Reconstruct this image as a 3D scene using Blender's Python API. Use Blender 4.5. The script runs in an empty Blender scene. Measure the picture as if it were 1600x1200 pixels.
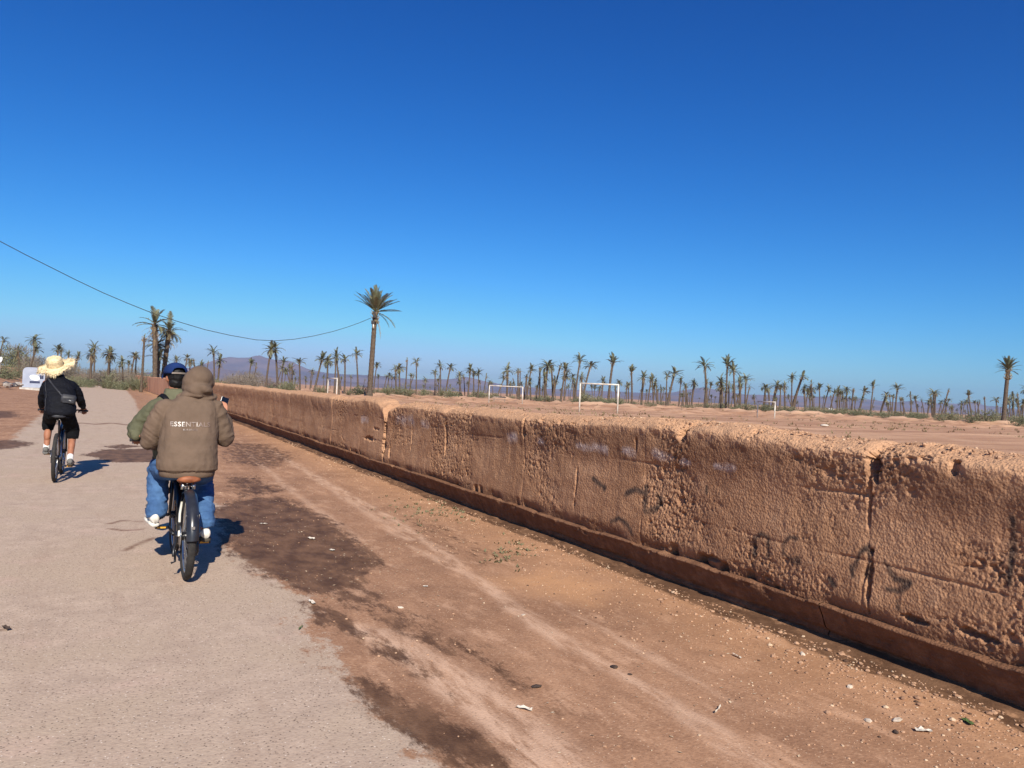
import bpy, math, random
import numpy as np
from mathutils import Vector, Matrix
from mathutils.bvhtree import BVHTree

R = math.radians
random.seed(7)
rng = np.random.default_rng(11)
scene = bpy.context.scene
COL = scene.collection

# ------------------------------------------------------------------ camera
# world: +y runs along the road and the wall, +x to the right, eye 1.65 m up
YAW, PITCH, ROLL, FPX = R(27.3), math.atan(15 / 1200), math.atan(0.0454), 1200.0
EYE = np.array([0.0, 0.0, 1.65])
_f = np.array([math.sin(YAW) * math.cos(PITCH), math.cos(YAW) * math.cos(PITCH), math.sin(PITCH)])
_r0 = np.array([math.cos(YAW), -math.sin(YAW), 0.0])
_u0 = np.cross(_r0, _f)
_r = math.cos(ROLL) * _r0 + math.sin(ROLL) * _u0
_u = -math.sin(ROLL) * _r0 + math.cos(ROLL) * _u0
cam_data = bpy.data.cameras.new('camera')
cam = bpy.data.objects.new('camera', cam_data)
COL.objects.link(cam)
cam.matrix_world = Matrix(((_r[0], _u[0], -_f[0], EYE[0]), (_r[1], _u[1], -_f[1], EYE[1]),
                           (_r[2], _u[2], -_f[2], EYE[2]), (0, 0, 0, 1)))
cam_data.sensor_width = 36.0
cam_data.lens = 36.0 * FPX / 1600.0
cam_data.clip_start = 0.05
cam_data.clip_end = 60000.0
scene.camera = cam

# ------------------------------------------------------------------ sky, sun, exposure
SUN_EL, SUN_ROT = R(35.5), R(180 + 13.0)
world = bpy.data.worlds.new('World')
scene.world = world
world.use_nodes = True
wn, wl = world.node_tree.nodes, world.node_tree.links
sky = wn.new('ShaderNodeTexSky')
sky.sky_type = 'NISHITA'
sky.sun_disc = False
sky.sun_elevation = SUN_EL
sky.sun_rotation = SUN_ROT
sky.altitude = 450
sky.air_density = 1.0
sky.dust_density = 0.6
sky.ozone_density = 2.2
wn['Background'].inputs['Strength'].default_value = 0.085
# the phone's deep blue: the same contrast curve for the whole sky
sep, comb = wn.new('ShaderNodeSeparateColor'), wn.new('ShaderNodeCombineColor')
wl.new(sky.outputs['Color'], sep.inputs[0])
for i, (gain, power) in enumerate(((.036, 2.35), (.262, 1.52), (.75, 1.18))):
    pw_, ml_ = wn.new('ShaderNodeMath'), wn.new('ShaderNodeMath')
    pw_.operation, ml_.operation = 'POWER', 'MULTIPLY'
    mn_ = wn.new('ShaderNodeMath'); mn_.operation = 'MINIMUM'
    wl.new(sep.outputs[i], mn_.inputs[0]); mn_.inputs[1].default_value = 8.0
    wl.new(mn_.outputs[0], pw_.inputs[0]); pw_.inputs[1].default_value = power
    wl.new(pw_.outputs[0], ml_.inputs[0]); ml_.inputs[1].default_value = gain
    wl.new(ml_.outputs[0], comb.inputs[i])
wl.new(comb.outputs[0], wn['Background'].inputs['Color'])

sun_data = bpy.data.lights.new('sun', 'SUN')
sun_data.energy = 5.0
sun_data.angle = R(0.53)
sun_data.color = (1.0, 0.93, 0.82)
sun = bpy.data.objects.new('sun', sun_data)
COL.objects.link(sun)
_sd = Vector((math.sin(SUN_ROT) * math.cos(SUN_EL), math.cos(SUN_ROT) * math.cos(SUN_EL), math.sin(SUN_EL)))
sun.rotation_euler = _sd.to_track_quat('Z', 'Y').to_euler()
sun.location = (-30, -60, 60)

scene.view_settings.view_transform = 'Standard'
scene.view_settings.look = 'None'
scene.view_settings.gamma = 1.0
scene.view_settings.exposure = 0.47
scene.render.engine = 'CYCLES'
scene.cycles.max_bounces = 6
scene.cycles.volume_bounces = 0

# ------------------------------------------------------------------ measuring helpers
def ray(px, py):
    v = _f + _r * (px - 800) / FPX + _u * (600 - py) / FPX
    return v
def P(px, py, d):
    """point seen at photo coordinates (px, py), d metres along the view axis"""
    return EYE + ray(px, py) * d
def G(px, py, z=0.0):
    """point of the level plane z"""
    v = ray(px, py)
    return EYE + v * ((z - EYE[2]) / v[2])
def WX(px, py, x):
    """point of the upright plane x = const (the wall's face)"""
    v = ray(px, py)
    return EYE + v * (x / v[0])

# ------------------------------------------------------------------ noise
def _hash(ix, iy, iz, seed):
    h = (ix.astype(np.int64) * 374761393 + iy.astype(np.int64) * 668265263 + iz.astype(np.int64) * 2147483647 + seed * 1274126177) & 0xFFFFFFFF
    h = ((h ^ (h >> 13)) * 1274126177) & 0xFFFFFFFF
    h = ((h ^ (h >> 16)) * 2246822519) & 0xFFFFFFFF
    return ((h ^ (h >> 15)) & 0xFFFFFF) / float(0xFFFFFF)
def vnoise2(x, y, seed=0):
    ix, iy = np.floor(x), np.floor(y)
    fx, fy = x - ix, y - iy
    fx = fx * fx * (3 - 2 * fx); fy = fy * fy * (3 - 2 * fy)
    a, b = ix.astype(np.int64) & 0xFFFF, iy.astype(np.int64) & 0xFFFF
    TB = _table(seed)
    def c(i, j): return TB[(TB2[(a + i) & 4095] + b + j) & 4095]
    return (c(0, 0) * (1 - fx) + c(1, 0) * fx) * (1 - fy) + (c(0, 1) * (1 - fx) + c(1, 1) * fx) * fy
TB2 = np.random.default_rng(99).permutation(4096)
_tabs = {}
def _table(seed):
    if seed not in _tabs: _tabs[seed] = np.random.default_rng(seed + 1000).random(4096)
    return _tabs[seed]
def vnoise(x, y, z=None, seed=0):
    x = np.asarray(x, float); y = np.asarray(y, float)
    if z is None: return vnoise2(x, y, seed)
    z = np.asarray(z, float)
    ix, iy, iz = np.floor(x), np.floor(y), np.floor(z)
    fx, fy, fz = x - ix, y - iy, z - iz
    fx, fy, fz = (t * t * (3 - 2 * t) for t in (fx, fy, fz))
    ix, iy, iz = ix.astype(np.int64), iy.astype(np.int64), iz.astype(np.int64)
    def c(a, b, d): return _hash(ix + a, iy + b, iz + d, seed)
    x00 = c(0, 0, 0) * (1 - fx) + c(1, 0, 0) * fx
    x10 = c(0, 1, 0) * (1 - fx) + c(1, 1, 0) * fx
    r0 = x00 * (1 - fy) + x10 * fy
    x01 = c(0, 0, 1) * (1 - fx) + c(1, 0, 1) * fx
    x11 = c(0, 1, 1) * (1 - fx) + c(1, 1, 1) * fx
    r1 = x01 * (1 - fy) + x11 * fy
    return r0 * (1 - fz) + r1 * fz
def fbm(x, y, z=None, oct=4, seed=0, gain=0.5):
    s, a, t = 0.0, 1.0, 0.0
    f = 1.0
    for k in range(oct):
        s = s + a * (vnoise(x * f, y * f, None if z is None else z * f, seed + k * 17) - 0.5)
        t += a; a *= gain; f *= 2.03
    return s / t * 2.0
def cells(x, y, seed=0):
    """distance to the nearest jittered lattice point and that point's random value"""
    ix, iy = np.floor(x).astype(np.int64), np.floor(y).astype(np.int64)
    best = np.full(x.shape, 9.0); val = np.zeros(x.shape)
    o = np.zeros_like(ix)
    for a in (-1, 0, 1):
        for b in (-1, 0, 1):
            jx = ix + a + _hash(ix + a, iy + b, o, seed)
            jy = iy + b + _hash(ix + a, iy + b, o, seed + 5)
            d = np.hypot(x - jx, y - jy)
            m = d < best
            best = np.where(m, d, best)
            val = np.where(m, _hash(ix + a, iy + b, o, seed + 9), val)
    return best, val
def sstep(a, b, x):
    t = np.clip((np.asarray(x, float) - a) / (b - a), 0, 1)
    return t * t * (3 - 2 * t)
def sd_poly(x, y, poly):
    """signed distance to a polygon, positive inside"""
    poly = np.asarray(poly, float)
    d = np.full(x.shape, 1e9); inside = np.zeros(x.shape, bool)
    n = len(poly)
    for i in range(n):
        a, b = poly[i], poly[(i + 1) % n]
        e = b - a
        wx, wy = x - a[0], y - a[1]
        t = np.clip((wx * e[0] + wy * e[1]) / max(e @ e, 1e-9), 0, 1)
        d = np.minimum(d, np.hypot(wx - e[0] * t, wy - e[1] * t))
        c = (a[1] > y) != (b[1] > y)
        with np.errstate(divide='ignore', invalid='ignore'):
            xc = a[0] + (y - a[1]) * e[0] / (e[1] if abs(e[1]) > 1e-12 else 1e-12)
        inside ^= c & (x < xc)
    return np.where(inside, d, -d)
def d_line(x, y, pts):
    pts = np.asarray(pts, float)
    d = np.full(x.shape, 1e9)
    for a, b in zip(pts[:-1], pts[1:]):
        e = b - a
        wx, wy = x - a[0], y - a[1]
        t = np.clip((wx * e[0] + wy * e[1]) / max(e @ e, 1e-9), 0, 1)
        d = np.minimum(d, np.hypot(wx - e[0] * t, wy - e[1] * t))
    return d

# ------------------------------------------------------------------ objects and meshes
def tag(o, label=None, cat=None, group=None, kind=None):
    if label: o['label'] = label
    if cat: o['category'] = cat
    if group: o['group'] = group
    if kind: o['kind'] = kind
    return o
def empty(name, loc=(0, 0, 0), rz=0.0):
    o = bpy.data.objects.new(name, None)
    o.empty_display_size = 0.2
    COL.objects.link(o)
    o.location = loc
    o.rotation_euler = (0, 0, rz)
    return o
def link(name, me, mat=None, parent=None):
    o = bpy.data.objects.new(name, me)
    COL.objects.link(o)
    if mat is not None and not me.materials:
        me.materials.append(mat)
    if parent is not None:
        o.parent = parent
    return o
def copy_tree(o, parent=None):
    c = o.copy()
    COL.objects.link(c)
    c.parent = parent
    for ch in o.children:
        copy_tree(ch, c)
    return c
def np_mesh(name, V, F, smooth=True):
    """V (n,3) and quad or triangle index array F -> mesh, fast"""
    V = np.ascontiguousarray(V, dtype=np.float32); F = np.ascontiguousarray(F, dtype=np.int32)
    me = bpy.data.meshes.new(name)
    k = F.shape[1]
    me.vertices.add(len(V)); me.vertices.foreach_set('co', V.ravel())
    me.loops.add(F.size); me.loops.foreach_set('vertex_index', F.ravel())
    me.polygons.add(len(F))
    me.polygons.foreach_set('loop_start', np.arange(0, F.size, k, dtype=np.int32))
    me.polygons.foreach_set('loop_total', np.full(len(F), k, dtype=np.int32))
    me.update(calc_edges=True)
    me.polygons.foreach_set('use_smooth', np.full(len(F), smooth))
    me.validate()
    return me
def attr(me, name, vals):
    a = me.attributes.new(name, 'FLOAT', 'POINT')
    a.data.foreach_set('value', np.ascontiguousarray(vals, dtype=np.float32).ravel())
def grid_faces(nu, nv):
    i = np.arange(nu * nv).reshape(nu, nv)
    return np.stack([i[:-1, :-1], i[1:, :-1], i[1:, 1:], i[:-1, 1:]], -1).reshape(-1, 4)

class MB:
    """collects simple shapes; build() links them as one mesh object"""
    def __init__(self): self.v, self.f = [], []
    def add(self, vs, fs):
        n = len(self.v)
        self.v += [tuple(map(float, p)) for p in vs]
        self.f += [tuple(i + n for i in f) for f in fs]
        return self
    def box(self, c, s, rot=None, taper=1.0):
        vs = []
        for z in (-.5, .5):
            k = 1.0 if z < 0 else taper
            for x, y in ((-.5, -.5), (.5, -.5), (.5, .5), (-.5, .5)):
                p = Vector((x * s[0] * k, y * s[1] * k, z * s[2]))
                if rot is not None: p = rot @ p
                vs.append(p + Vector(c))
        return self.add(vs, [(3, 2, 1, 0), (4, 5, 6, 7), (0, 1, 5, 4), (1, 2, 6, 5), (2, 3, 7, 6), (3, 0, 4, 7)])
    def tube(self, pts, rad, n=8, cap=True, flat=1.0):
        pts = [Vector(p) for p in pts]
        if not hasattr(rad, '__len__'): rad = [rad] * len(pts)
        vs, fs = [], []
        ref = None
        for i, p in enumerate(pts):
            t = (pts[min(i + 1, len(pts) - 1)] - pts[max(i - 1, 0)])
            t = t.normalized() if t.length > 1e-9 else Vector((0, 0, 1))
            if ref is None:
                ref = Vector((1, 0, 0)) if abs(t.x) < 0.8 else Vector((0, 1, 0))
            a = (ref - t * ref.dot(t)).normalized(); ref = a
            b = t.cross(a)
            for k in range(n):
                w = 2 * math.pi * k / n
                vs.append(p + (a * math.cos(w) + b * math.sin(w) * flat) * rad[i])
        for i in range(len(pts) - 1):
            for k in range(n):
                fs.append((i * n + k, i * n + (k + 1) % n, (i + 1) * n + (k + 1) % n, (i + 1) * n + k))
        if cap:
            fs.append(tuple(range(n - 1, -1, -1)))
            m = (len(pts) - 1) * n
            fs.append(tuple(range(m, m + n)))
        return self.add(vs, fs)
    def capsule(self, p0, r0, p1, r1, n=14):
        p0, p1 = Vector(p0), Vector(p1)
        t = (p1 - p0).normalized()
        pts, rad = [], []
        for a in (-88, -60, -30): pts.append(p0 + t * r0 * math.sin(R(a))); rad.append(r0 * math.cos(R(a)))
        pts.append(p0); rad.append(r0); pts.append(p1); rad.append(r1)
        for a in (30, 60, 88): pts.append(p1 + t * r1 * math.sin(R(a))); rad.append(r1 * math.cos(R(a)))
        return self.tube(pts, rad, n)
    def limb(self, pts, rad, n=14):
        for i in range(len(pts) - 1): self.capsule(pts[i], rad[i], pts[i + 1], rad[i + 1], n)
        return self
    def ell(self, c, r, n=18, m=12, rot=None):
        vs, fs = [], []
        for i in range(m + 1):
            a = math.pi * (i + (0.02 if i == 0 else -0.02 if i == m else 0)) / m
            for k in range(n):
                w = 2 * math.pi * k / n
                p = Vector((r[0] * math.sin(a) * math.cos(w), r[1] * math.sin(a) * math.sin(w), r[2] * math.cos(a)))
                if rot is not None: p = rot @ p
                vs.append(p + Vector(c))
        for i in range(m):
            for k in range(n):
                fs.append(((i + 1) * n + k, (i + 1) * n + (k + 1) % n, i * n + (k + 1) % n, i * n + k))
        fs.append(tuple(range(n))); fs.append(tuple(range(m * n + n - 1, m * n - 1, -1)))
        return self.add(vs, fs)
    def loft(self, rings, n=28, pw=2.3):
        """rings: (cx, cy, z, rx, ry) level superellipses, bottom to top"""
        vs, fs = [], []
        for cx, cy, z, rx, ry in rings:
            for k in range(n):
                w = 2 * math.pi * k / n
                c, s = math.cos(w), math.sin(w)
                vs.append((cx + rx * math.copysign(abs(c) ** (2 / pw), c), cy + ry * math.copysign(abs(s) ** (2 / pw), s), z))
        for i in range(len(rings) - 1):
            for k in range(n):
                fs.append((i * n + k, i * n + (k + 1) % n, (i + 1) * n + (k + 1) % n, (i + 1) * n + k))
        fs.append(tuple(range(n - 1, -1, -1)))
        m = (len(rings) - 1) * n
        fs.append(tuple(range(m, m + n)))
        return self.add(vs, fs)
    def torus(self, c, Rr, rr, nu=48, nv=10, a0=0.0, a1=360.0, wide=1.0):
        """ring in the local y-z plane (a bicycle wheel), from angle a0 to a1"""
        full = abs(a1 - a0 - 360) < 1e-6
        nn = nu if full else nu + 1
        vs, fs = [], []
        for i in range(nn):
            a = R(a0 + (a1 - a0) * i / nu)
            for k in range(nv):
                w = 2 * math.pi * k / nv
                q = Rr + rr * math.cos(w)
                vs.append((c[0] + rr * wide * math.sin(w), c[1] + q * math.cos(a), c[2] + q * math.sin(a)))
        for i in range(nu):
            j = (i + 1) % nn
            for k in range(nv):
                fs.append((i * nv + k, i * nv + (k + 1) % nv, j * nv + (k + 1) % nv, j * nv + k))
        return self.add(vs, fs)
    def mesh(self, name, smooth=True):
        me = bpy.data.meshes.new(name)
        me.from_pydata(self.v, [], self.f)
        me.polygons.foreach_set('use_smooth', [smooth] * len(me.polygons))
        return me
    def build(self, name, mat=None, parent=None, smooth=True, kind=None):
        o = link(name, self.mesh(name, smooth), mat, parent)
        if kind: o['kind'] = kind
        return o

# ------------------------------------------------------------------ materials
def lin(r, g, b):
    f = lambda c: (c / 255 / 12.92) if c / 255 <= 0.04045 else ((c / 255 + 0.055) / 1.055) ** 2.4
    return (f(r), f(g), f(b), 1.0)
class NT:
    """thin wrapper for writing node trees"""
    def __init__(self, name):
        self.m = bpy.data.materials.new(name)
        self.m.use_nodes = True
        self.n, self.l = self.m.node_tree.nodes, self.m.node_tree.links
        self.b = self.n['Principled BSDF']
        self.b.inputs['Specular IOR Level'].default_value = 0.25
        self.tc = self.n.new('ShaderNodeTexCoord')
        self.co = self.tc.outputs['Object']
    def put(self, sock, v):
        if isinstance(v, bpy.types.NodeSocket): self.l.new(v, sock)
        elif v is not None: sock.default_value = v
    def noise(self, scale, detail=4, rough=0.55, co=None, dist=0.0):
        n = self.n.new('ShaderNodeTexNoise')
        self.l.new(co or self.co, n.inputs['Vector'])
        n.inputs['Scale'].default_value = scale; n.inputs['Detail'].default_value = detail
        n.inputs['Roughness'].default_value = rough; n.inputs['Distortion'].default_value = dist
        return n.outputs['Fac']
    def vor(self, scale, feature='F1', out='Distance', co=None, rnd=1.0):
        n = self.n.new('ShaderNodeTexVoronoi')
        n.feature = feature
        self.l.new(co or self.co, n.inputs['Vector'])
        n.inputs['Scale'].default_value = scale; n.inputs['Randomness'].default_value = rnd
        return n.outputs[out]
    def attr(self, name, out='Fac'):
        n = self.n.new('ShaderNodeAttribute'); n.attribute_name = name
        return n.outputs[out]
    def map(self, v, a, b, c=0.0, d=1.0, smooth=True):
        n = self.n.new('ShaderNodeMapRange')
        if smooth: n.interpolation_type = 'SMOOTHSTEP'
        self.put(n.inputs[0], v)
        for i, q in enumerate((a, b, c, d)): self.put(n.inputs[i + 1], q)
        return n.outputs[0]
    def math(self, op, a, b=None):
        n = self.n.new('ShaderNodeMath'); n.operation = op
        self.put(n.inputs[0], a); self.put(n.inputs[1], b)
        return n.outputs[0]
    def mix(self, f, a, b, blend='MIX'):
        n = self.n.new('ShaderNodeMix'); n.data_type = 'RGBA'; n.blend_type = blend
        self.put(n.inputs[0], f); self.put(n.inputs[6], a); self.put(n.inputs[7], b)
        return n.outputs[2]
    def stretch(self, sx, sy, sz):
        n = self.n.new('ShaderNodeMapping')
        self.l.new(self.co, n.inputs['Vector'])
        n.inputs['Scale'].default_value = (sx, sy, sz)
        return n.outputs['Vector']
    def bump(self, h, strength, dist, prev=None):
        n = self.n.new('ShaderNodeBump')
        n.inputs['Strength'].default_value = strength; n.inputs['Distance'].default_value = dist
        self.l.new(h, n.inputs['Height'])
        if prev is not None: self.l.new(prev, n.inputs['Normal'])
        return n.outputs['Normal']
    def done(self, color, rough=0.9, normal=None, metal=0.0, spec=None):
        self.put(self.b.inputs['Base Color'], color); self.put(self.b.inputs['Roughness'], rough)
        self.put(self.b.inputs['Metallic'], metal)
        if spec is not None: self.b.inputs['Specular IOR Level'].default_value = spec
        if normal is not None: self.l.new(normal, self.b.inputs['Normal'])
        return self.m
def simple(name, c1, c2=None, scale=8.0, rough=0.8, bump=0.0, bscale=40.0, bdist=0.01, metal=0.0, spec=0.25, detail=4):
    t = NT(name)
    c2 = c2 or tuple(x * 0.75 for x in c1[:3]) + (1,)
    col = t.mix(t.map(t.noise(scale, detail), 0.3, 0.7), c1, c2)
    nrm = t.bump(t.noise(bscale, 3), bump, bdist) if bump else None
    return t.done(col, rough, nrm, metal, spec)

# ------------------------------------------------------------------ terrain
def wall_x(y):
    y = np.asarray(y, float)
    return 4.45 - 0.0135 * np.maximum(y - 25, 0) * sstep(25, 45, y)
ROAD_R = np.array([[-50, 1.3], [2, 1.35], [3.3, 1.36], [3.8, 1.25], [4.5, 1.22], [6.1, 1.32], [7.9, 1.14], [10.8, 1.28], [16, 1.0], [31, 0.95], [60, 1.3], [100, 1.2], [170, -1.5], [400, -30]])
ROAD_L = np.array([[-50, -3.2], [2, -3.0], [12, -2.7], [19.5, -2.1], [29.5, -2.35], [62, -3.3], [110, -4.6], [170, -6.5], [400, -36]])
def road_r(y): return np.interp(y, ROAD_R[:, 0], ROAD_R[:, 1])
def road_l(y): return np.interp(y, ROAD_L[:, 0], ROAD_L[:, 1])
MOUNDS = [(P(570, 612, 86), 3.2, .5), (P(655, 614, 105), 4, .7), (P(715, 616, 110), 5, .75), (P(800, 620, 108), 6, .6), (P(610, 612, 99), 4.0, .6),
          (P(870, 625, 120), 6, .7), (P(935, 628, 112), 5, .8), (P(985, 630, 105), 6, .9), (P(1010, 630, 104), 4, .7), (P(1090, 632, 108), 7, .8),
          (P(1150, 636, 112), 5, .6), (P(1290, 640, 105), 8, .7), (P(1375, 645, 100), 5, .6), (P(1400, 646, 98), 3.5, .7), (P(1450, 648, 92), 4.5, .75),
          (P(1475, 650, 84), 4, .5), (P(1560, 655, 104), 5, 1.0), (P(1530, 653, 90), 4, .6), (P(1220, 640, 112), 7, .6), (P(760, 616, 125), 8, .9)]
def terrain_z(x, y):
    x = np.asarray(x, float); y = np.asarray(y, float)
    d = x * math.sin(YAW) + y * math.cos(YAW)
    r = np.hypot(x, y)
    wx = wall_x(y)
    inf = sstep(0.05, 0.55, x - wx)
    zf = 0.6 - 0.3 * sstep(50, 85, d) - 0.1 * sstep(120, 300, r)
    zf = zf + 0.10 * fbm(x * 0.09, y * 0.09, oct=3, seed=3) * sstep(8, 30, r)
    band = sstep(72, 92, d) * (1 - sstep(150, 230, d))
    zf = zf + band * np.maximum(fbm(x * 0.3, y * 0.3, oct=5, seed=21, gain=.62), -.1) * 0.9
    if x.size > 50 or r.max() > 60:
        bumps = np.zeros_like(x)
        for c, rad, h in MOUNDS:
            q = ((x - c[0]) ** 2 + (y - c[1]) ** 2) / rad ** 2
            bumps = bumps + .62 * h * np.exp(-q * 2.6)
        zf = zf + bumps * (0.7 + 1.3 * fbm(x * .55, y * .55, oct=4, seed=8, gain=.6))
    # road side: flat road, a bank on the far left, shallow ruts
    left = sstep(1.5, 9.0, road_l(y) - x) * sstep(72, 105, y)
    zr = left * (1.7 + 0.5 * fbm(x * .12, y * .12, oct=3, seed=31)) + 0.9 * sstep(130, 190, y)
    off = np.maximum(np.maximum(x - road_r(y), road_l(y) - x), 0)
    zr = zr + 0.02 * fbm(x * .7, y * .35, oct=4, seed=40) * sstep(0, 1.2, off) - 0.025 * sstep(0, .5, off)
    zr = zr + 0.08 * fbm(x * .2, y * .2, oct=3, seed=42) * sstep(3, 9, off)
    zr = zr + 0.05 * sstep(.9, .05, wx - x) * (0.6 + 0.6 * fbm(x * 1.5, y * 0.9, oct=3, seed=44))
    zr = zr + 0.006 * fbm(x * 5, y * 5, oct=3, seed=45) * sstep(-.1, .4, off) + .003 * fbm(x * 2, y * 2, oct=3, seed=46)
    far = sstep(220, 500, r)
    z = zr * (1 - inf) + zf * inf
    return z * (1 - far) + 0.15 * far
def ground_z(x, y): return float(terrain_z(np.array([x]), np.array([y]))[0])

def axis(segs):
    out = [segs[0][0]]
    for a, b, s0, s1 in segs:
        p = out[-1]
        while p < b - 1e-6:
            t = (p - a) / (b - a)
            s = s0 * (s1 / s0) ** t
            p = min(p + s, b)
            out.append(p)
    return np.array(out)
gx = axis([(-9000, -300, 1500, 60), (-300, -40, 60, 3), (-40, -6, 3, .4), (-6, -2.6, .35, .06), (-2.6, 4.42, .042, .042), (4.42, 5.1, .17, .17),
           (5.1, 30, .25, 1.2), (30, 160, 1.2, 1.5), (160, 400, 1.6, 20), (400, 9000, 25, 1500)])
gy = axis([(-600, -20, 150, 4), (-20, 1.2, 3, .3), (1.2, 9, .042, .042), (9, 20, .045, .1), (20, 60, .12, .8), (60, 150, .8, 1.5), (150, 400, 1.6, 20), (400, 12000, 25, 1500)])
X, Y = np.meshgrid(gx, gy, indexing='ij')
Z = terrain_z(X, Y)
GV = np.stack([X, Y, Z], -1).reshape(-1, 3)
GF = grid_faces(len(gx), len(gy))

# ground attributes: what lies where (soil colours, damp patches, painted wall-foot shade, tracks)
x_, y_ = X.ravel(), Y.ravel()
near = (x_ > -12) & (x_ < 6) & (y_ > 0) & (y_ < 130)
nx, ny = x_[near], y_[near]
wob = 0.10 * fbm(nx * 2.2, ny * 1.2, oct=4, seed=51)
a_road = np.full(x_.shape, 0.0)
a_road[near] = sstep(-.34, .34, np.minimum(road_r(ny) - nx, nx - road_l(ny)) + wob * 1.4)
a_wet_shade = np.full(x_.shape, -1.0)
def poly(*pts): return [G(*p)[:2] for p in pts]
WET = [
    (poly((335, 792), (385, 778), (440, 772), (520, 815), (585, 870), (560, 912), (500, 925), (455, 915), (400, 885), (370, 862)), 1.0, .20),
    (poly((370, 830), (440, 815), (500, 850), (545, 895), (500, 915), (430, 895), (385, 868)), 1.25, .15),
    (poly((480, 920), (560, 905), (640, 950), (760, 1010), (860, 1080), (960, 1150), (850, 1090), (700, 1010), (560, 960)), .62, .2),
    (poly((534, 1045), (575, 1062), (650, 1105), (730, 1145), (800, 1195), (720, 1190), (640, 1140), (580, 1098)), 1.0, .10),
    (poly((470, 940), (540, 955), (640, 1025), (720, 1090), (700, 1075), (600, 1020), (500, 972)), .72, .08),
    (poly((130, 711), (160, 703), (250, 700), (300, 712), (260, 722), (180, 722)), 1.05, .14),
    (poly((160, 698), (190, 694), (225, 697), (190, 702)), .8, .1),
    (poly((-40, 688), (20, 688), (48, 692), (25, 700), (-40, 704)), 1.0, .2),
    (poly((-30, 640), (20, 642), (30, 650), (-30, 655)), .9, .3),
    (poly((60, 657), (120, 659), (130, 666), (60, 664)), .6, .3),
    (poly((350, 690), (420, 692), (470, 715), (420, 730), (350, 722)), .62, .3),
    (poly((345, 745), (400, 740), (450, 765), (380, 775)), .7, .2),
    (poly((620, 800), (700, 820), (790, 870), (760, 890), (660, 840)), .45, .3),
]
w = np.full(nx.shape, -1.0)
for pl, amp, soft in WET:
    w = np.maximum(w, amp * sstep(-soft * 1.7 - .05, soft * 1.3 + .05, sd_poly(nx, ny, pl) + .12 * fbm(nx * 3, ny * 1.5, oct=4, seed=61)) + (amp - 1) * .0)
a_wet_shade[near] = np.maximum(w, 0)
a_crack = np.zeros(x_.shape)
c = np.zeros(nx.shape)
for ln, wd in [(poly((100, 663), (127, 661), (150, 663), (175, 661), (200, 664), (240, 662)), .22),
               (poly((172, 818), (190, 813), (222, 815)), .035), (poly((172, 826), (195, 829), (222, 827)), .045), (poly((195, 860), (215, 850), (240, 840)), .05),
               (poly((0, 984), (10, 983), (18, 982)), .012), (poly((222, 1168), (240, 1166)), .008)]:
    c = np.maximum(c, sstep(wd, wd * .4, d_line(nx, ny, ln) + .03 * fbm(nx * 6, ny * 6, oct=3, seed=66)))
a_crack[near] = c
a_track = np.zeros(x_.shape)
t = np.zeros(nx.shape)
for ln, wd, am in [(poly((480, 735), (600, 800), (700, 865), (830, 965), (960, 1040), (1120, 1130), (1250, 1230)), .06, .8),
                   (poly((640, 850), (760, 905), (900, 1000), (1020, 1080), (1160, 1180)), .05, .6),
                   (poly((560, 975), (650, 1030), (760, 1110), (850, 1190)), .09, 1.0), (poly((600, 985), (720, 1050), (830, 1120), (920, 1210)), .12, .8),
                   (poly((420, 700), (520, 760), (640, 840)), .10, .6), (poly((380, 700), (450, 760), (560, 840)), .08, .5),
                   (poly((870, 935), (1000, 1010), (1150, 1090)), .04, .5)]:
    t = np.maximum(t, am * sstep(wd * 1.6, wd * .2, d_line(nx, ny, ln) + .05 * fbm(nx * 4, ny * 2, oct=4, seed=71)))
a_track[near] = t
a_red = np.zeros(x_.shape)
a_red[near] = np.maximum(sstep(1.25, .0, wall_x(ny) - nx - .2 * fbm(nx * 1.2, ny * .8, oct=3, seed=75)) * .8,
                         1.3 * sstep(-.3, .25, sd_poly(nx, ny, poly((780, 900), (860, 885), (960, 915), (930, 940), (850, 925))) + .1 * fbm(nx * 4, ny * 3, oct=3, seed=77)))
shade = sstep(.24, .10, wall_x(ny) - nx - .05 * fbm(nx * 2, ny * 1.5, oct=4, seed=79))  # shadow at the wall foot, painted into the soil as a dark strip
a_wet_shade[near] = np.maximum(a_wet_shade[near], shade * .8)

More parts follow.
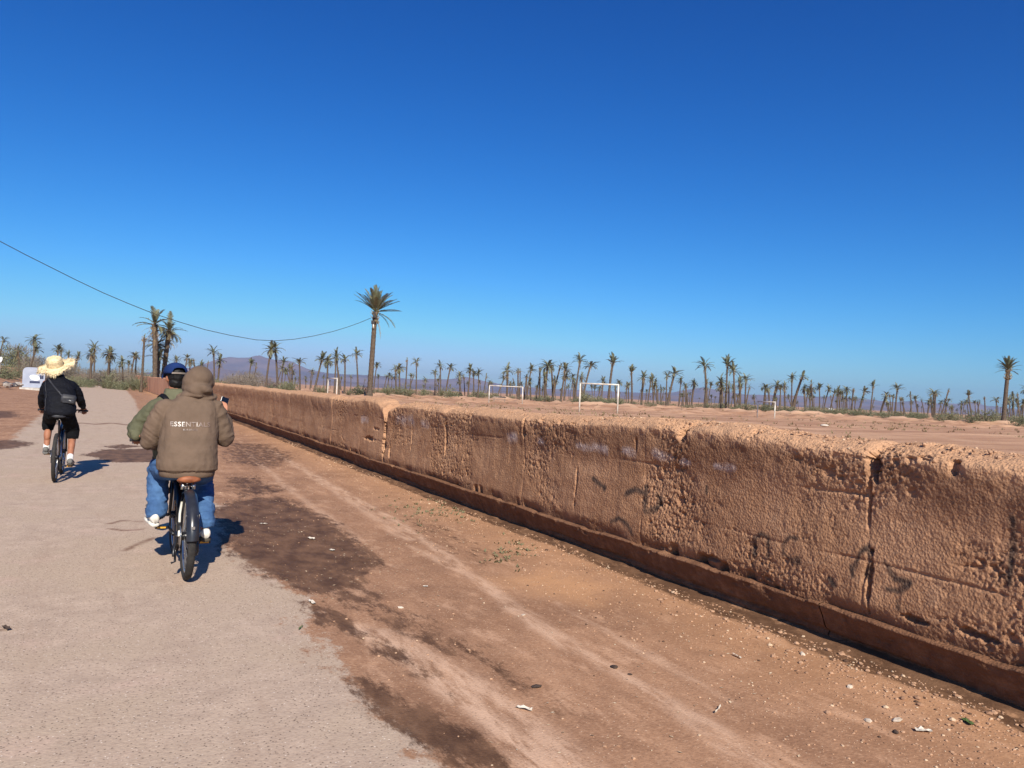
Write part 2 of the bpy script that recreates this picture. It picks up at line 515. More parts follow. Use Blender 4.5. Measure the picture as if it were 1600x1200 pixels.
def ground_material():
    t = NT('dusty_road_and_soil')
    road, wet_shade, crack, track, red = (t.attr(k) for k in ('road', 'wet_shade', 'crack', 'track', 'red'))
    n_big = t.noise(0.9, 5, .6)
    n_mid = t.noise(5, 5, .65)
    n_fine = t.noise(38, 5, .7)
    streak = t.noise(1.0, 6, .7, co=t.stretch(7, 1.6, 3))
    asphalt = t.mix(t.map(n_mid, .3, .7), lin(174, 152, 133), lin(191, 168, 147))
    asphalt = t.mix(t.map(n_big, .42, .6, 0, .9), asphalt, lin(182, 160, 138))
    asphalt = t.mix(t.map(t.noise(1.3, 7, .7, co=t.stretch(2.4, .35, 1)), .5, .66, 0, .6), asphalt, lin(170, 146, 126))
    asphalt = t.mix(t.map(t.noise(1.7, 4, .6), .55, .75, 0, .7), asphalt, lin(196, 168, 149))
    sp = t.vor(62, out='Distance'); spc = t.vor(62, out='Color')
    dark = t.math('MULTIPLY', t.map(sp, .36, .2), t.map(spc, .55, .66))
    asphalt = t.mix(t.map(n_fine, .42, .7, 0, .5), asphalt, lin(150, 126, 110))
    asphalt = t.mix(t.math('MULTIPLY', dark, .8), asphalt, lin(98, 82, 72))
    sp3 = t.vor(22, out='Distance'); sp3c = t.vor(22, out='Color')
    big = t.math('MULTIPLY', t.map(sp3, .16, .10), t.map(sp3c, .68, .74))
    asphalt = t.mix(t.math('MULTIPLY', big, .7), asphalt, lin(104, 86, 74))
    sp2 = t.vor(48, out='Distance'); sp2c = t.vor(48, out='Color')
    lt = t.math('MULTIPLY', t.map(sp2, .24, .12), t.map(sp2c, .64, .72))
    asphalt = t.mix(t.math('MULTIPLY', lt, .75), asphalt, lin(232, 216, 200))
    soil = t.mix(t.map(streak, .3, .7), lin(150, 112, 86), lin(172, 132, 103))
    soil = t.mix(t.map(n_big, .42, .66), soil, lin(140, 104, 80))
    soil = t.mix(t.map(t.noise(2.6, 6, .7, co=t.stretch(1.5, .6, 1)), .52, .7, 0, .75), soil, lin(194, 154, 124))
    soil = t.mix(t.map(n_fine, .5, .75, 0, .55), soil, lin(200, 162, 130))
    soil = t.mix(t.map(n_fine, .5, .3, 0, .5), soil, lin(124, 90, 70))
    soil = t.mix(t.math('MULTIPLY', red, t.map(n_mid, .2, .6, .3, .85)), soil, lin(180, 136, 100))
    soil = t.mix(t.math('MULTIPLY', track, t.map(t.noise(3.0, 8, .75, co=t.stretch(4, .9, 2)), .34, .58, .0, .92)), soil, lin(206, 170, 142))
    soil = t.mix(t.math('MULTIPLY', lt, .6), soil, lin(222, 196, 168))
    soil = t.mix(t.math('MULTIPLY', dark, .4), soil, lin(100, 74, 58))
    edge = t.map(t.math('ADD', road, t.math('MULTIPLY', t.math('SUBTRACT', t.noise(4.5, 8, .75, co=t.stretch(1.3, .8, 1)), .5), 2.2)), .38, .66)
    col = t.mix(edge, soil, asphalt)
    wn_ = t.math('ADD', wet_shade, t.math('MULTIPLY', t.math('SUBTRACT', t.noise(6, 9, .78, co=t.stretch(1.6, .6, 1)), .5), 2.6))
    wm = t.math('MULTIPLY', t.map(wn_, .30, .72), t.map(wet_shade, .03, .45))
    damp_and_dark = t.mix(t.map(t.noise(3.2, 8, .7, co=t.stretch(1.5, .8, 1)), .35, .68), lin(76, 53, 38), lin(120, 89, 66))  # brown of the damp patches and of the painted wall-foot shade
    col = t.mix(t.math('MULTIPLY', wm, .93), col, damp_and_dark)
    col = t.mix(t.math('MULTIPLY', crack, t.map(n_mid, .25, .6, .35, .85)), col, lin(112, 82, 64))
    nrm = t.bump(n_fine, .22, .006)
    nrm = t.bump(t.vor(62), .25, .006, nrm)
    return t.done(col, t.mix(wm, (.95, .95, .95, 1), (.72, .72, .72, 1)), nrm, spec=.15)
def field_material():
    t = NT('sandy_red_field')
    n1 = t.noise(.06, 5, .6); n2 = t.noise(.5, 5, .6); n3 = t.noise(9, 4, .65)
    band = t.noise(.35, 4, .6, co=t.stretch(.25, 1.4, 1))
    col = t.mix(t.map(n1, .4, .6), lin(180, 140, 110), lin(192, 150, 120))
    col = t.mix(t.map(band, .42, .6), col, lin(160, 120, 94))
    col = t.mix(t.map(n2, .5, .75, 0, .6), col, lin(206, 168, 136))
    col = t.mix(t.map(n3, .55, .8, 0, .4), col, lin(136, 104, 82))
    col = t.mix(t.map(t.noise(1.2, 7, .75, co=t.stretch(.5, 1.5, 1)), .5, .66, 0, .7), col, lin(150, 110, 84))
    col = t.mix(t.map(t.noise(.12, 6, .7), .52, .62, 0, .6), col, lin(204, 164, 130))
    geo = t.n.new('ShaderNodeNewGeometry')
    sx = t.n.new('ShaderNodeSeparateXYZ'); t.l.new(geo.outputs['Position'], sx.inputs[0])
    mound = t.map(sx.outputs['Z'], .55, .95)
    col = t.mix(t.math('MULTIPLY', mound, .7), col, lin(212, 174, 142))
    return t.done(col, .95, t.bump(n3, .6, .05), spec=.1)
M_GROUND, M_FIELD = ground_material(), field_material()
cx = GV[GF].mean(1)
fx, fy = cx[:, 0], cx[:, 1]
on_road = (fx < road_r(fy)) & (fx > road_l(fy)) & (fy < 330) & (fy > -50)
behind = (fx >= wall_x(fy) + .25)
rr = np.hypot(fx, fy)
in_field = behind & (rr < 260) & (fy > -60)
verge = ~on_road & ~behind & (fx > road_r(fy)) & (fy < 200) & (fy > -50)
left_ = ~on_road & ~behind & (fx <= road_l(fy)) & (rr < 260)
rest = ~(on_road | in_field | verge | left_)
def sub_ground(name, mask, m, label):
    F = GF[mask]
    used, inv = np.unique(F, return_inverse=True)
    me = np_mesh(name, GV[used], inv.reshape(-1, 4))
    for k, a in (('road', a_road), ('wet_shade', a_wet_shade), ('crack', a_crack), ('track', a_track), ('red', a_red)):
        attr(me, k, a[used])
    o = link(name, me, m)
    tag(o, label, kind='structure')
    return o
sub_ground('road', on_road, M_GROUND, 'dusty beige road running straight away from the viewer')
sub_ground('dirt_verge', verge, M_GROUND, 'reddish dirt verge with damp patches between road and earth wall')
sub_ground('roadside_dirt', left_, M_GROUND, 'brown dirt ground on the left side of the road')
sub_ground('playing_field', in_field, M_FIELD, 'bare sandy playing field behind the earth wall')
sub_ground('plain', rest, M_FIELD, 'flat sandy plain reaching the horizon')

# ------------------------------------------------------------------ mountains
M_MOUNT = simple('bare_mountain_rock', lin(134, 112, 108), lin(104, 90, 92), scale=.0016, rough=1.0, spec=0.05, detail=6)
SKY_LINE = [(-300, 586), (0, 582), (100, 584), (200, 583), (250, 580), (300, 574), (330, 565), (360, 558), (385, 560), (402, 556), (430, 562), (455, 564), (480, 576),
            (520, 583), (560, 586), (600, 588), (650, 593), (700, 592), (722, 589), (760, 596), (800, 603), (860, 607), (930, 610), (1000, 613), (1050, 613), (1070, 610),
            (1095, 606), (1120, 610), (1160, 616), (1240, 618), (1300, 620), (1360, 624), (1400, 629), (1430, 625), (1450, 629), (1500, 631), (1520, 627), (1540, 633),
            (1600, 640), (1700, 650), (1900, 652)]
def ridge(name, d0, depth, gain, shift, seed, label):
    px = np.linspace(-300, 1900, 420)
    py = np.interp(px + shift, [a for a, b in SKY_LINE], [b for a, b in SKY_LINE])
    hor = 615 + .0454 * (px - 800)
    h = np.maximum(hor - py, 2) / FPX * d0 * gain
    h = h * (1 + .10 * fbm(px * .03, px * 0, oct=4, seed=seed))
    dirs = np.stack([ray(a, 615 + .0454 * (a - 800)) for a in px])
    rows = []
    nr = 26
    for j in range(nr):
        u = j / (nr - 1)
        dd = d0 - depth * .6 + depth * u
        prof = np.sin(np.pi * np.clip(u / 1.2, 0, 1)) ** 1.1 if u < .6 else np.cos((u - .6) / .4 * math.pi / 2) ** 1.1
        if u < .6: prof = (u / .6) ** 1.25
        xx, yy = dirs[:, 0] * dd, dirs[:, 1] * dd
        zz = h * prof * (1 + .55 * (1 - prof) * fbm(xx * .0016, yy * .0016, oct=5, seed=seed + 3)) - (4 if j in (0, nr - 1) else 0)
        rows.append(np.stack([xx, yy, zz], -1))
    V = np.stack(rows, 1).reshape(-1, 3)
    o = link(name, np_mesh(name, V, grid_faces(len(px), nr)), M_MOUNT)
    return tag(o, label, kind='structure')
ridge('mountains', 8200, 2400, 1.0, 0, 91, 'hazy purple mountain range along the horizon')
ridge('foothills', 5200, 1200, .5, 60, 97, 'low hazy foothills in front of the mountain range')

# ------------------------------------------------------------------ earth wall
def wall_material():
    t = NT('weathered_rammed_earth')
    pd, pw, dp, up = t.attr('paint_dark'), t.attr('paint_white'), t.attr('damp_and_dark'), t.attr('upper')
    n1 = t.noise(1.1, 5, .6); n2 = t.noise(7, 5, .65); n3 = t.noise(45, 5, .7)
    lay = t.noise(1.5, 5, .65, co=t.stretch(1, .5, 4))
    run = t.noise(1.6, 5, .65, co=t.stretch(1, 4.5, .5))
    col = t.mix(t.map(n1, .35, .65), lin(162, 122, 92), lin(178, 137, 106))
    col = t.mix(t.map(lay, .45, .7, 0, .6), col, lin(144, 104, 78))
    col = t.mix(t.map(run, .5, .72, 0, .45), col, lin(130, 96, 76))
    col = t.mix(t.map(t.noise(.55, 6, .7), .5, .68, 0, .6), col, lin(176, 138, 106))
    col = t.mix(t.map(n2, .5, .78, 0, .55), col, lin(194, 154, 121))
    col = t.mix(t.map(n3, .55, .8, 0, .45), col, lin(112, 80, 63))
    st = t.map(t.vor(70), .22, .1); stc = t.map(t.vor(70, out='Color'), .66, .74)
    col = t.mix(t.math('MULTIPLY', st, t.math('MULTIPLY', stc, .6)), col, lin(206, 178, 148))
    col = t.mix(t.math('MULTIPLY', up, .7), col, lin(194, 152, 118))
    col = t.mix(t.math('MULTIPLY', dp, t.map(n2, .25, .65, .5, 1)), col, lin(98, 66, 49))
    col = t.mix(t.math('MULTIPLY', pd, t.map(n2, .3, .6, .6, 1)), col, lin(60, 54, 52))
    col = t.mix(t.math('MULTIPLY', pw, t.map(n2, .35, .6, .15, .8)), col, lin(200, 180, 168))
    nrm = t.bump(n2, .5, .03)
    nrm = t.bump(n3, .6, .012, nrm)
    nrm = t.bump(t.vor(55), .5, .012, nrm)
    return t.done(col, .97, nrm, spec=.1)
M_WALL = wall_material()
def w(px, py): 
    q = WX(px, py, 4.42); return (q[1], q[2])
DARK = [  # faded dark paint strokes, (along the wall, height)
    ([w(920, 748), w(930, 756), w(938, 762)], .030), ([w(972, 772), w(985, 765), w(1000, 772), w(998, 785)], .028), ([w(1000, 762), w(1002, 800)], .022),
    ([w(1018, 775), w(1024, 782), w(1018, 795), w(1004, 800)], .026), ([w(950, 815), w(962, 810), w(975, 820), w(982, 835)], .026),
    ([w(1172, 868), w(1172, 842), w(1182, 834), w(1192, 840), w(1193, 872)], .020), ([w(1238, 842), w(1226, 840), w(1216, 850), w(1217, 864), w(1228, 876), w(1240, 876)], .020),
    ([w(1326, 890), w(1336, 864), w(1348, 855), w(1350, 880), w(1345, 900)], .018), ([w(1322, 885), w(1326, 900)], .016),
    ([w(1374, 880), w(1390, 905), w(1412, 912), w(1395, 925), w(1380, 922)], .020), ([w(1394, 940), w(1396, 952)], .02),
    ([w(1572, 812), w(1570, 860), w(1565, 912)], .016), ([w(1590, 905), w(1600, 915)], .02), ([w(1094, 760), w(1094, 770)], .012), ([w(1290, 905), w(1296, 915)], .02)]
WHITE = [([w(895, 695), w(905, 700), w(925, 698), w(940, 704)], .05), ([w(968, 703), w(982, 708)], .04), ([w(1015, 708), w(1040, 714)], .04),
         ([w(1055, 722), w(1070, 722)], .03), ([w(615, 655), w(640, 658)], .10), ([w(655, 662), w(662, 664)], .08), ([w(790, 682), w(800, 682)], .08), ([w(835, 690), w(842, 690)], .05),
         ([w(1110, 728), w(1142, 732)], .03), ([w(560, 655), w(570, 655)], .08)]
JOINTS = [-7.0, .35, 3.44, 5.86, 8.27, 10.8, 13.75, 17.6, 22.5, 29, 37, 48, 62]
NOTCH = [(5.33, 1.37, .06, .08, .13), (3.40, 1.31, .05, .11, .16), (3.40, .52, .022, .2, .06), (8.27, 1.2, .04, .2, .06), (10.8, .95, .05, .4, .07), (13.72, .70, .09, .34, .30), (13.35, .48, .05, .16, .12), (14.6, .64, .36, .05, .07),
         (6.0, 1.20, .025, .09, .05), (12.3, .9, .03, .3, .03), (7.05, .7, .02, .25, .03), (2.2, 1.35, .05, .06, .06), (2.85, 1.33, .03, .05, .05), (14.3, .86, .2, .04, .04), (2.7, .38, .16, .03, .06), (3.05, .36, .10, .025, .06), (4.9, .36, .12, .03, .05)]
def crest(y):
    c = 1.42 + .032 * fbm(y * .55, y * 0, oct=4, seed=101) + .10 * sstep(12, 40, y) + .04 * sstep(2.2, 3.2, y) * sstep(9, 6, y)
    c = c + .07 * fbm(y * 8, y * 0 + 2, oct=4, seed=103, gain=.6) * np.exp(-((y - 13.6) / .5) ** 2)
    c = c - .55 * np.exp(-((y - 13.70) / .075) ** 2) - .13 * np.exp(-((y - 13.55) / .42) ** 2) + .05 * np.exp(-((y - 15.0) / .5) ** 2)
    c = c - .03 * np.exp(-((y - 3.42) / .06) ** 2) - .025 * np.exp(-((y - 5.36) / .07) ** 2) - .03 * np.exp(-((y - 10.8) / .1) ** 2)
    return c
M_COUNT = 0
def wall_section(y0, y1, ds, dz, parent, smooth_wall=False):
    ny_ = max(int((y1 - y0) / ds), 6) + 1
    s = np.linspace(y0, y1, ny_)
    nf, nt, nb = int(1.15 / dz), max(int(.55 / (dz * 1.3)), 8), 8
    S = s[:, None]
    ct = crest(s)[:, None]
    zb = .24 + .025 * fbm(s * .8, s * 0, oct=3, seed=111)[:, None]
    T = .54
    u = np.linspace(0, 1, nf)[None, :]
    zs = (ct - .10)
    Zf = zb + (zs - zb) * u
    # front face: leaning back up to mid height, bulging forward again below the crest
    off = .055 * (Zf - .25) - .11 * sstep(.86, 1.22, Zf) * (Zf - .80)
    Xf = off + 0 * S
    v = np.linspace(0, 1, nt + 1)[1:][None, :]
    ang = v * math.pi / 2
    rough_top = .03 * fbm(S * 2.2 + 0 * v, 0 * S + v * 3, oct=4, seed=121) + .008 * fbm(S * 15 + 0 * v, 0 * S + v * 7, oct=3, seed=122) * sstep(0, .15, v)
    xs = off[:, -1:]
    Xt = 0 * S + xs + (.30 - xs) * (1 - np.cos(ang)) ** 1.0
    Zt = zs + (.10 + rough_top) * np.sin(ang)
    q = np.linspace(0, 1, nb + 1)[1:][None, :]
    Xb = .30 + .24 * q ** .7 + 0 * S
    Zb = (ct + rough_top[:, -1:]) - (ct - .45) * q ** 2.6
    XX = np.concatenate([Xf, Xt, Xb], 1); ZZ = np.concatenate([Zf, Zt + 0 * S, Zb + 0 * S], 1)
    YY = np.repeat(S, XX.shape[1], 1)
    nrm_front = np.concatenate([np.ones_like(Xf), np.cos(ang) + 0 * S, -np.ones_like(Xb) * .3], 1)
    nrm_up = np.concatenate([np.zeros_like(Xf), np.sin(ang) + 0 * S, .6 * (1 - q) + 0 * S], 1)
    # relief
    a, b = YY, ZZ + XX * .8
    D = .013 * fbm(a * 1.3, b * 1.6, oct=3, seed=131)
    if not smooth_wall:
        D = D + .006 * fbm(a * 6, b * 7, oct=4, seed=133) 
        worn_b = sstep(.0, .4, fbm(a * 1.7, b * .2, oct=3, seed=138))
        worn = sstep(-.10, .32, fbm(a * .9, b * 1.2, oct=5, seed=137, gain=.6))
        D = D + (.0022 + .0062 * worn) * fbm(a * 38, b * 38, oct=3, seed=134) - .010 * worn
        course = np.abs(((b + .03 * fbm(a * .7, b * 0, oct=3, seed=139)) * 2.3) % 1 - .5)
        D = D - .010 * sstep(.035, .01, course) * sstep(0, .4, fbm(a * 1.1, b * 5, oct=3, seed=140))
        strip = sstep(.1, .5, fbm(a * 7, b * 1.0, oct=3, seed=142))
        D = D - .003 * strip
        d1, v1 = cells(a * 13 + .4 * fbm(a * 20, b * 20, oct=2, seed=5), b * 17, seed=141)
        D = D - .022 * worn * sstep(.36, .18, d1 + .10 * fbm(a * 40, b * 40, oct=2, seed=6)) * (v1 > .74)
        d2, v2 = cells(a * 42, b * 46, seed=147)
        D = D - .014 * (0.16 + .84 * worn) * sstep(.42, .2, d2 + .1 * fbm(a * 70, b * 70, oct=2, seed=7)) * (v2 > .58)
        d3, v3 = cells(a * 5.5, b * 8 + .5 * a, seed=151)
        D = D - .022 * worn * sstep(.30, .12, d3 + .12 * fbm(a * 16, b * 16, oct=2, seed=9)) * (v3 > .84)
        D = D + .006 * worn * sstep(.3, .1, cells(a * 24, b * 26, seed=153)[0])
        # eroded lower edge and ragged lip
        D = D - .05 * sstep(.16, .0, ZZ - zb) * (0.3 + 1.0 * vnoise(a * 3, a * 0, seed=155))
        d4, v4 = cells(a * 6, b * 0 + .5, seed=156)
        D = D - .07 * worn_b * sstep(.085, .03, np.abs(ZZ - zb - .06 - .03 * fbm(a * 4, b * 4, oct=2, seed=158))) * sstep(.48, .2, d4) * (v4 > .4)
        lip = sstep(.16, .02, np.abs(ZZ - (ct - .11)))
        D = D + lip * .017 * fbm(a * 7, b * 9, oct=4, seed=157)
        for yn, zn, wy_, wz_, dep in NOTCH:
            m = np.hypot((a - yn + .25 * wy_ * fbm(b * 9, a * 6, oct=2, seed=161)) / wy_, (ZZ - zn) / wz_)
            D = D - dep * sstep(1.0, .55, m + .75 * fbm(a * 16, b * 16, oct=4, seed=163, gain=.6)) * nrm_front.clip(0, 1)
        # joints between the rammed blocks
        for j in JOINTS[1:-1]:
            jw = .013 + .010 * vnoise(b * 4, b * 0 + j, seed=167)
            jj = np.abs(a - j - .025 * fbm(b * 3, b * 0 + j, oct=3, seed=169))
            D = D - .040 * sstep(jw, jw * .3, jj) * (.12 + .88 * sstep(-.05, .35, fbm(b * 2.6, b * 0 + j * 3.3, oct=3, seed=171))) * (np.ones_like(a) if j not in (5.86,) else .3)
    XX = XX - D * nrm_front
    ZZ = ZZ + D * nrm_up * .9
    bend = wall_x(YY)
    V = np.stack([XX + bend, YY, ZZ], -1)
    n_p = XX.shape[1]
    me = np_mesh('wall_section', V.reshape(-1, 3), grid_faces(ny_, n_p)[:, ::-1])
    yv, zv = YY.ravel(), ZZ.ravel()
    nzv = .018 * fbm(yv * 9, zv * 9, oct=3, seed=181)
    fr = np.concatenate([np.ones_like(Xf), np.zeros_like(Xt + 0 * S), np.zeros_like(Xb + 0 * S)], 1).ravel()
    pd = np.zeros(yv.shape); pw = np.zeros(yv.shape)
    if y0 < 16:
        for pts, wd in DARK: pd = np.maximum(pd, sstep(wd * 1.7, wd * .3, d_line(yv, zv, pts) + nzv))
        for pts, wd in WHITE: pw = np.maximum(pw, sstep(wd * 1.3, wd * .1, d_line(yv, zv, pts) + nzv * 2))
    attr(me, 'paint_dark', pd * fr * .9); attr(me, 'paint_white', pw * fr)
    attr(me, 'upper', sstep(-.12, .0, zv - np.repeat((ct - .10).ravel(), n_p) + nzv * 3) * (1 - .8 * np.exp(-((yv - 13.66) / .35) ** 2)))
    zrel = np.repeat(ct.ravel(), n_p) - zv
    dark_band = sstep(.5, .22, zrel + .22 * fbm(yv * 2.2, zv * .8, oct=4, seed=183)) * sstep(.10, .17, zrel) * sstep(14, 5, yv) * .55  # darker band below the crest, stronger towards the near end
    attr(me, 'damp_and_dark', np.maximum(sstep(.22, .0, zv - np.repeat(zb.ravel(), n_p) + nzv * 4) * .75, dark_band * fr))  # this channel holds the lower edge and the darker band below the crest
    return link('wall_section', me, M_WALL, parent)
def footing(y0, y1, ds, parent):
    s = np.linspace(y0, y1, max(int((y1 - y0) / ds), 4) + 1)
    S = s[:, None]
    zt = .275 + .02 * fbm(s * .7, s * 0, oct=3, seed=191)[:, None]
    # toe below ground, undercut face that leans out to its top edge, ledge back to the wall
    prof = [(.10, -.15), (.098, .0), (.085, .035), (.078, .06), (.054, .11), (.030, .16), (.004, .21), (-.020, .254), (-.028, .268), (-.022, .278), (.03, .283), (.16, .29)]
    pu = np.linspace(0, 1, 40)
    pk = np.linspace(0, 1, len(prof))
    px_ = np.interp(pu, pk, [p[0] for p in prof])[None, :]
    pz_ = np.interp(pu, pk, [p[1] for p in prof])[None, :]
    ZZ = pz_ + (zt - .275) * sstep(0, .2, pz_) + 0 * S
    YY = np.repeat(S, 40, 1)
    D = .010 * fbm(YY * 3, ZZ * 6, oct=5, seed=193) + .006 * fbm(YY * 14, ZZ * 40, oct=3, seed=195) + .02 * fbm(YY * .8, ZZ * 0, oct=3, seed=194)
    crack = np.abs(ZZ - .085 - .03 * fbm(YY * 1.2, YY * 0, oct=4, seed=196))
    D = D - .03 * sstep(.022, .006, crack) * sstep(-.3, .2, fbm(YY * 1.1, YY * 0, oct=3, seed=198))
    chip = sstep(.05, .4, fbm(YY * 4, YY * 0 + 3, oct=4, seed=199)) * sstep(.19, .27, ZZ)
    D = D - .018 * chip; ZZ = ZZ - .014 * chip
    d2, v2 = cells(YY * 12, ZZ * 16, seed=197)
    D = D - .015 * sstep(.4, .1, d2) * (v2 > .7)
    XX = px_ - D + wall_x(YY)
    me = np_mesh('footing', np.stack([XX, YY, ZZ], -1).reshape(-1, 3), grid_faces(len(s), 40)[:, ::-1])
    for k in ('paint_dark', 'paint_white', 'upper'): attr(me, k, np.zeros(XX.size))
    attr(me, 'damp_and_dark', np.full(XX.size, .85))
    return link('footing', me, M_WALL, parent)
wall = empty('earth_wall', (0, 0, 0))
tag(wall, 'low weathered rammed-earth wall beside the dirt verge, with faded paint marks', 'wall')
for y0, y1 in zip(JOINTS[:-1], JOINTS[1:]):
    mid = max(y0, 2.0)
    ds = .0085 if 0 < mid < 5.8 else .012 if mid < 17 else .035 if mid < 29 else .09
    if y0 < 0: ds = .05
    wall_section(y0, y1, ds, max(ds, .0095) if ds < .05 else .04, wall)
for y0, y1 in ((-7, 3.765), (3.775, 9.4), (9.41, 20), (20, 35), (35, 62)):
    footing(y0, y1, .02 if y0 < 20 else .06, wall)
far_wall = empty('plastered_wall', (0, 62.2, 0))
tag(far_wall, 'smooth pinkish far wall continuing the earth wall behind the cap rider', 'wall')
def far_block(y0, y1, h, parent):
    m = MB()
    n = max(int((y1 - y0) / 2), 2)
    vs, fs = [], []
    prof = [(-.02, -.2), (0, h - .04), (.03, h), (.33, h), (.36, h - .04), (.38, -.2)]
    for i in range(n + 1):
        y = y0 + (y1 - y0) * i / n
        dz = .05 * float(fbm(np.array([y * .2]), np.array([0.]), oct=3, seed=201)[0])
        for a, b in prof: vs.append((float(wall_x(y)) + a, y - 62.2, b + (dz if b > 0 else 0)))
    for i in range(n):
        for k in range(len(prof) - 1):
            a = i * len(prof) + k; b = a + len(prof)
            fs.append((a, a + 1, b + 1, b)[::-1])
    fs.append(tuple(range(len(prof)))); fs.append(tuple(range(n * len(prof) + len(prof) - 1, n * len(prof) - 1, -1)))
    m.add(vs, fs)
    return m.build('wall_panel', M_PLASTER, parent, smooth=False)
M_PLASTER = simple('pink_earth_plaster', lin(198, 150, 120), lin(182, 134, 106), scale=.6, rough=.95, bump=.3, bscale=9, spec=.1)
for y0, y1, h in ((62.2, 78.9, 1.62), (79, 97.9, 1.66), (98, 119.9, 1.72), (120, 142, 1.8)): far_block(y0, y1, h, far_wall)

# ------------------------------------------------------------------ palms
M_TRUNK = NT('palm_trunk_bark')
_t = M_TRUNK
_c = _t.mix(_t.map(_t.noise(6, 5, .65), .3, .7), lin(112, 98, 84), lin(76, 65, 56))
_c = _t.mix(_t.map(_t.noise(3, 4, .6, co=_t.stretch(1, 1, 5)), .5, .7, 0, .7), _c, lin(70, 59, 50))
M_TRUNK = _t.done(_c, .95, _t.bump(_t.noise(9, 4, .6, co=_t.stretch(1, 1, 3)), .8, .06), spec=.1)
def leaf_material(name, c1, c2, sc=2.0):
    t = NT(name)
    oi = t.n.new('ShaderNodeObjectInfo')
    col = t.mix(t.map(t.noise(sc, 3), .3, .7), c1, c2)
    col = t.mix(t.map(oi.outputs['Random'], 0, 1, 0, .35), col, lin(128, 122, 92))
    t.b.inputs['Transmission Weight'].default_value = 0.0
    return t.done(col, .6, None, spec=.3)
M_FROND = leaf_material('palm_frond', lin(112, 112, 86), lin(80, 84, 62))
M_DRY = leaf_material('dry_palm_frond', lin(158, 138, 104), lin(128, 106, 80))
M_SHRUB = leaf_material('dusty_green_leaves', lin(116, 116, 88), lin(84, 88, 64), 1.5)
M_TWIG = leaf_material('bare_grey_twigs', lin(128, 116, 104), lin(98, 90, 82), 1.5)
def frond(m, base, az, el, L, droop, n=15, lw=.055, ll=.26, rnd=random):
    """one feather leaf: arching midrib with two rows of leaflets folded up in a V"""
    pts = []
    p = Vector(base); a = el
    seg = 9
    for i in range(seg + 1):
        pts.append(p.copy())
        step = L / seg
        p = p + Vector((math.cos(az) * math.cos(a), math.sin(az) * math.cos(a), math.sin(a))) * step
        a -= droop / seg * (0.5 + 1.0 * i / seg)
    m.tube(pts, [max(.03 * (1 - i / (seg + .3)), .006) * L / 2.2 for i in range(seg + 1)], 4, cap=False)
    side = Vector((-math.sin(az), math.cos(az), 0))
    for j in range(n):
        u = .16 + .84 * j / (n - 1)
        f = u * seg; i = min(int(f), seg - 1)
        q = pts[i].lerp(pts[i + 1], f - i)
        t = (pts[i + 1] - pts[i]).normalized()
        up = side.cross(t) if side.cross(t).z > 0 else t.cross(side)
        k = ll * L * (math.sin(math.pi * min(u * .92 + .1, 1)) ** .6) * rnd.uniform(.8, 1.1)
        for s in (-1, 1):
            d = (t * (.75 + .3 * u) + side * s * .75 + up * rnd.uniform(.1, .4)).normalized()
            wv = t * lw * L * .5
            e = q + d * k + Vector((0, 0, -.12 * k))
            mid = q + d * k * .5
            m.add([q - wv * .6, q + wv * .6, mid + wv * .55, e, mid - wv * .55], [(0, 1, 2, 4), (4, 2, 3)])
def trunk_mesh(h, r0, r1, lean, seed, n=10, rings=26):
    rd = random.Random(seed)
    pts, rad = [], []
    for i in range(rings + 1):
        u = i / rings
        pts.append((lean[0] * u ** 1.6, lean[1] * u ** 1.6, h * u - (.25 if i == 0 else 0)))
        rr_ = (r0 + (r1 - r0) * u) * (1.25 - .25 * min(u * 9, 1)) * (1.0 + (.10 if i % 2 else -.06) + rd.uniform(-.04, .04))
        rad.append(rr_)
    return MB().tube(pts, rad, n)
def boots(m, top, r, n, h, rd):
    """stubs of cut leaf stems below the crown"""
    for i in range(n):
        a = rd.uniform(0, 6.28); z = rd.uniform(-h, .05)
        b = Vector(top) + Vector((math.cos(a) * r * .8, math.sin(a) * r * .8, z))
        e = b + Vector((math.cos(a) * .28, math.sin(a) * .28, rd.uniform(.15, .35)))
        m.tube([b, e], [.06, .03], 4)
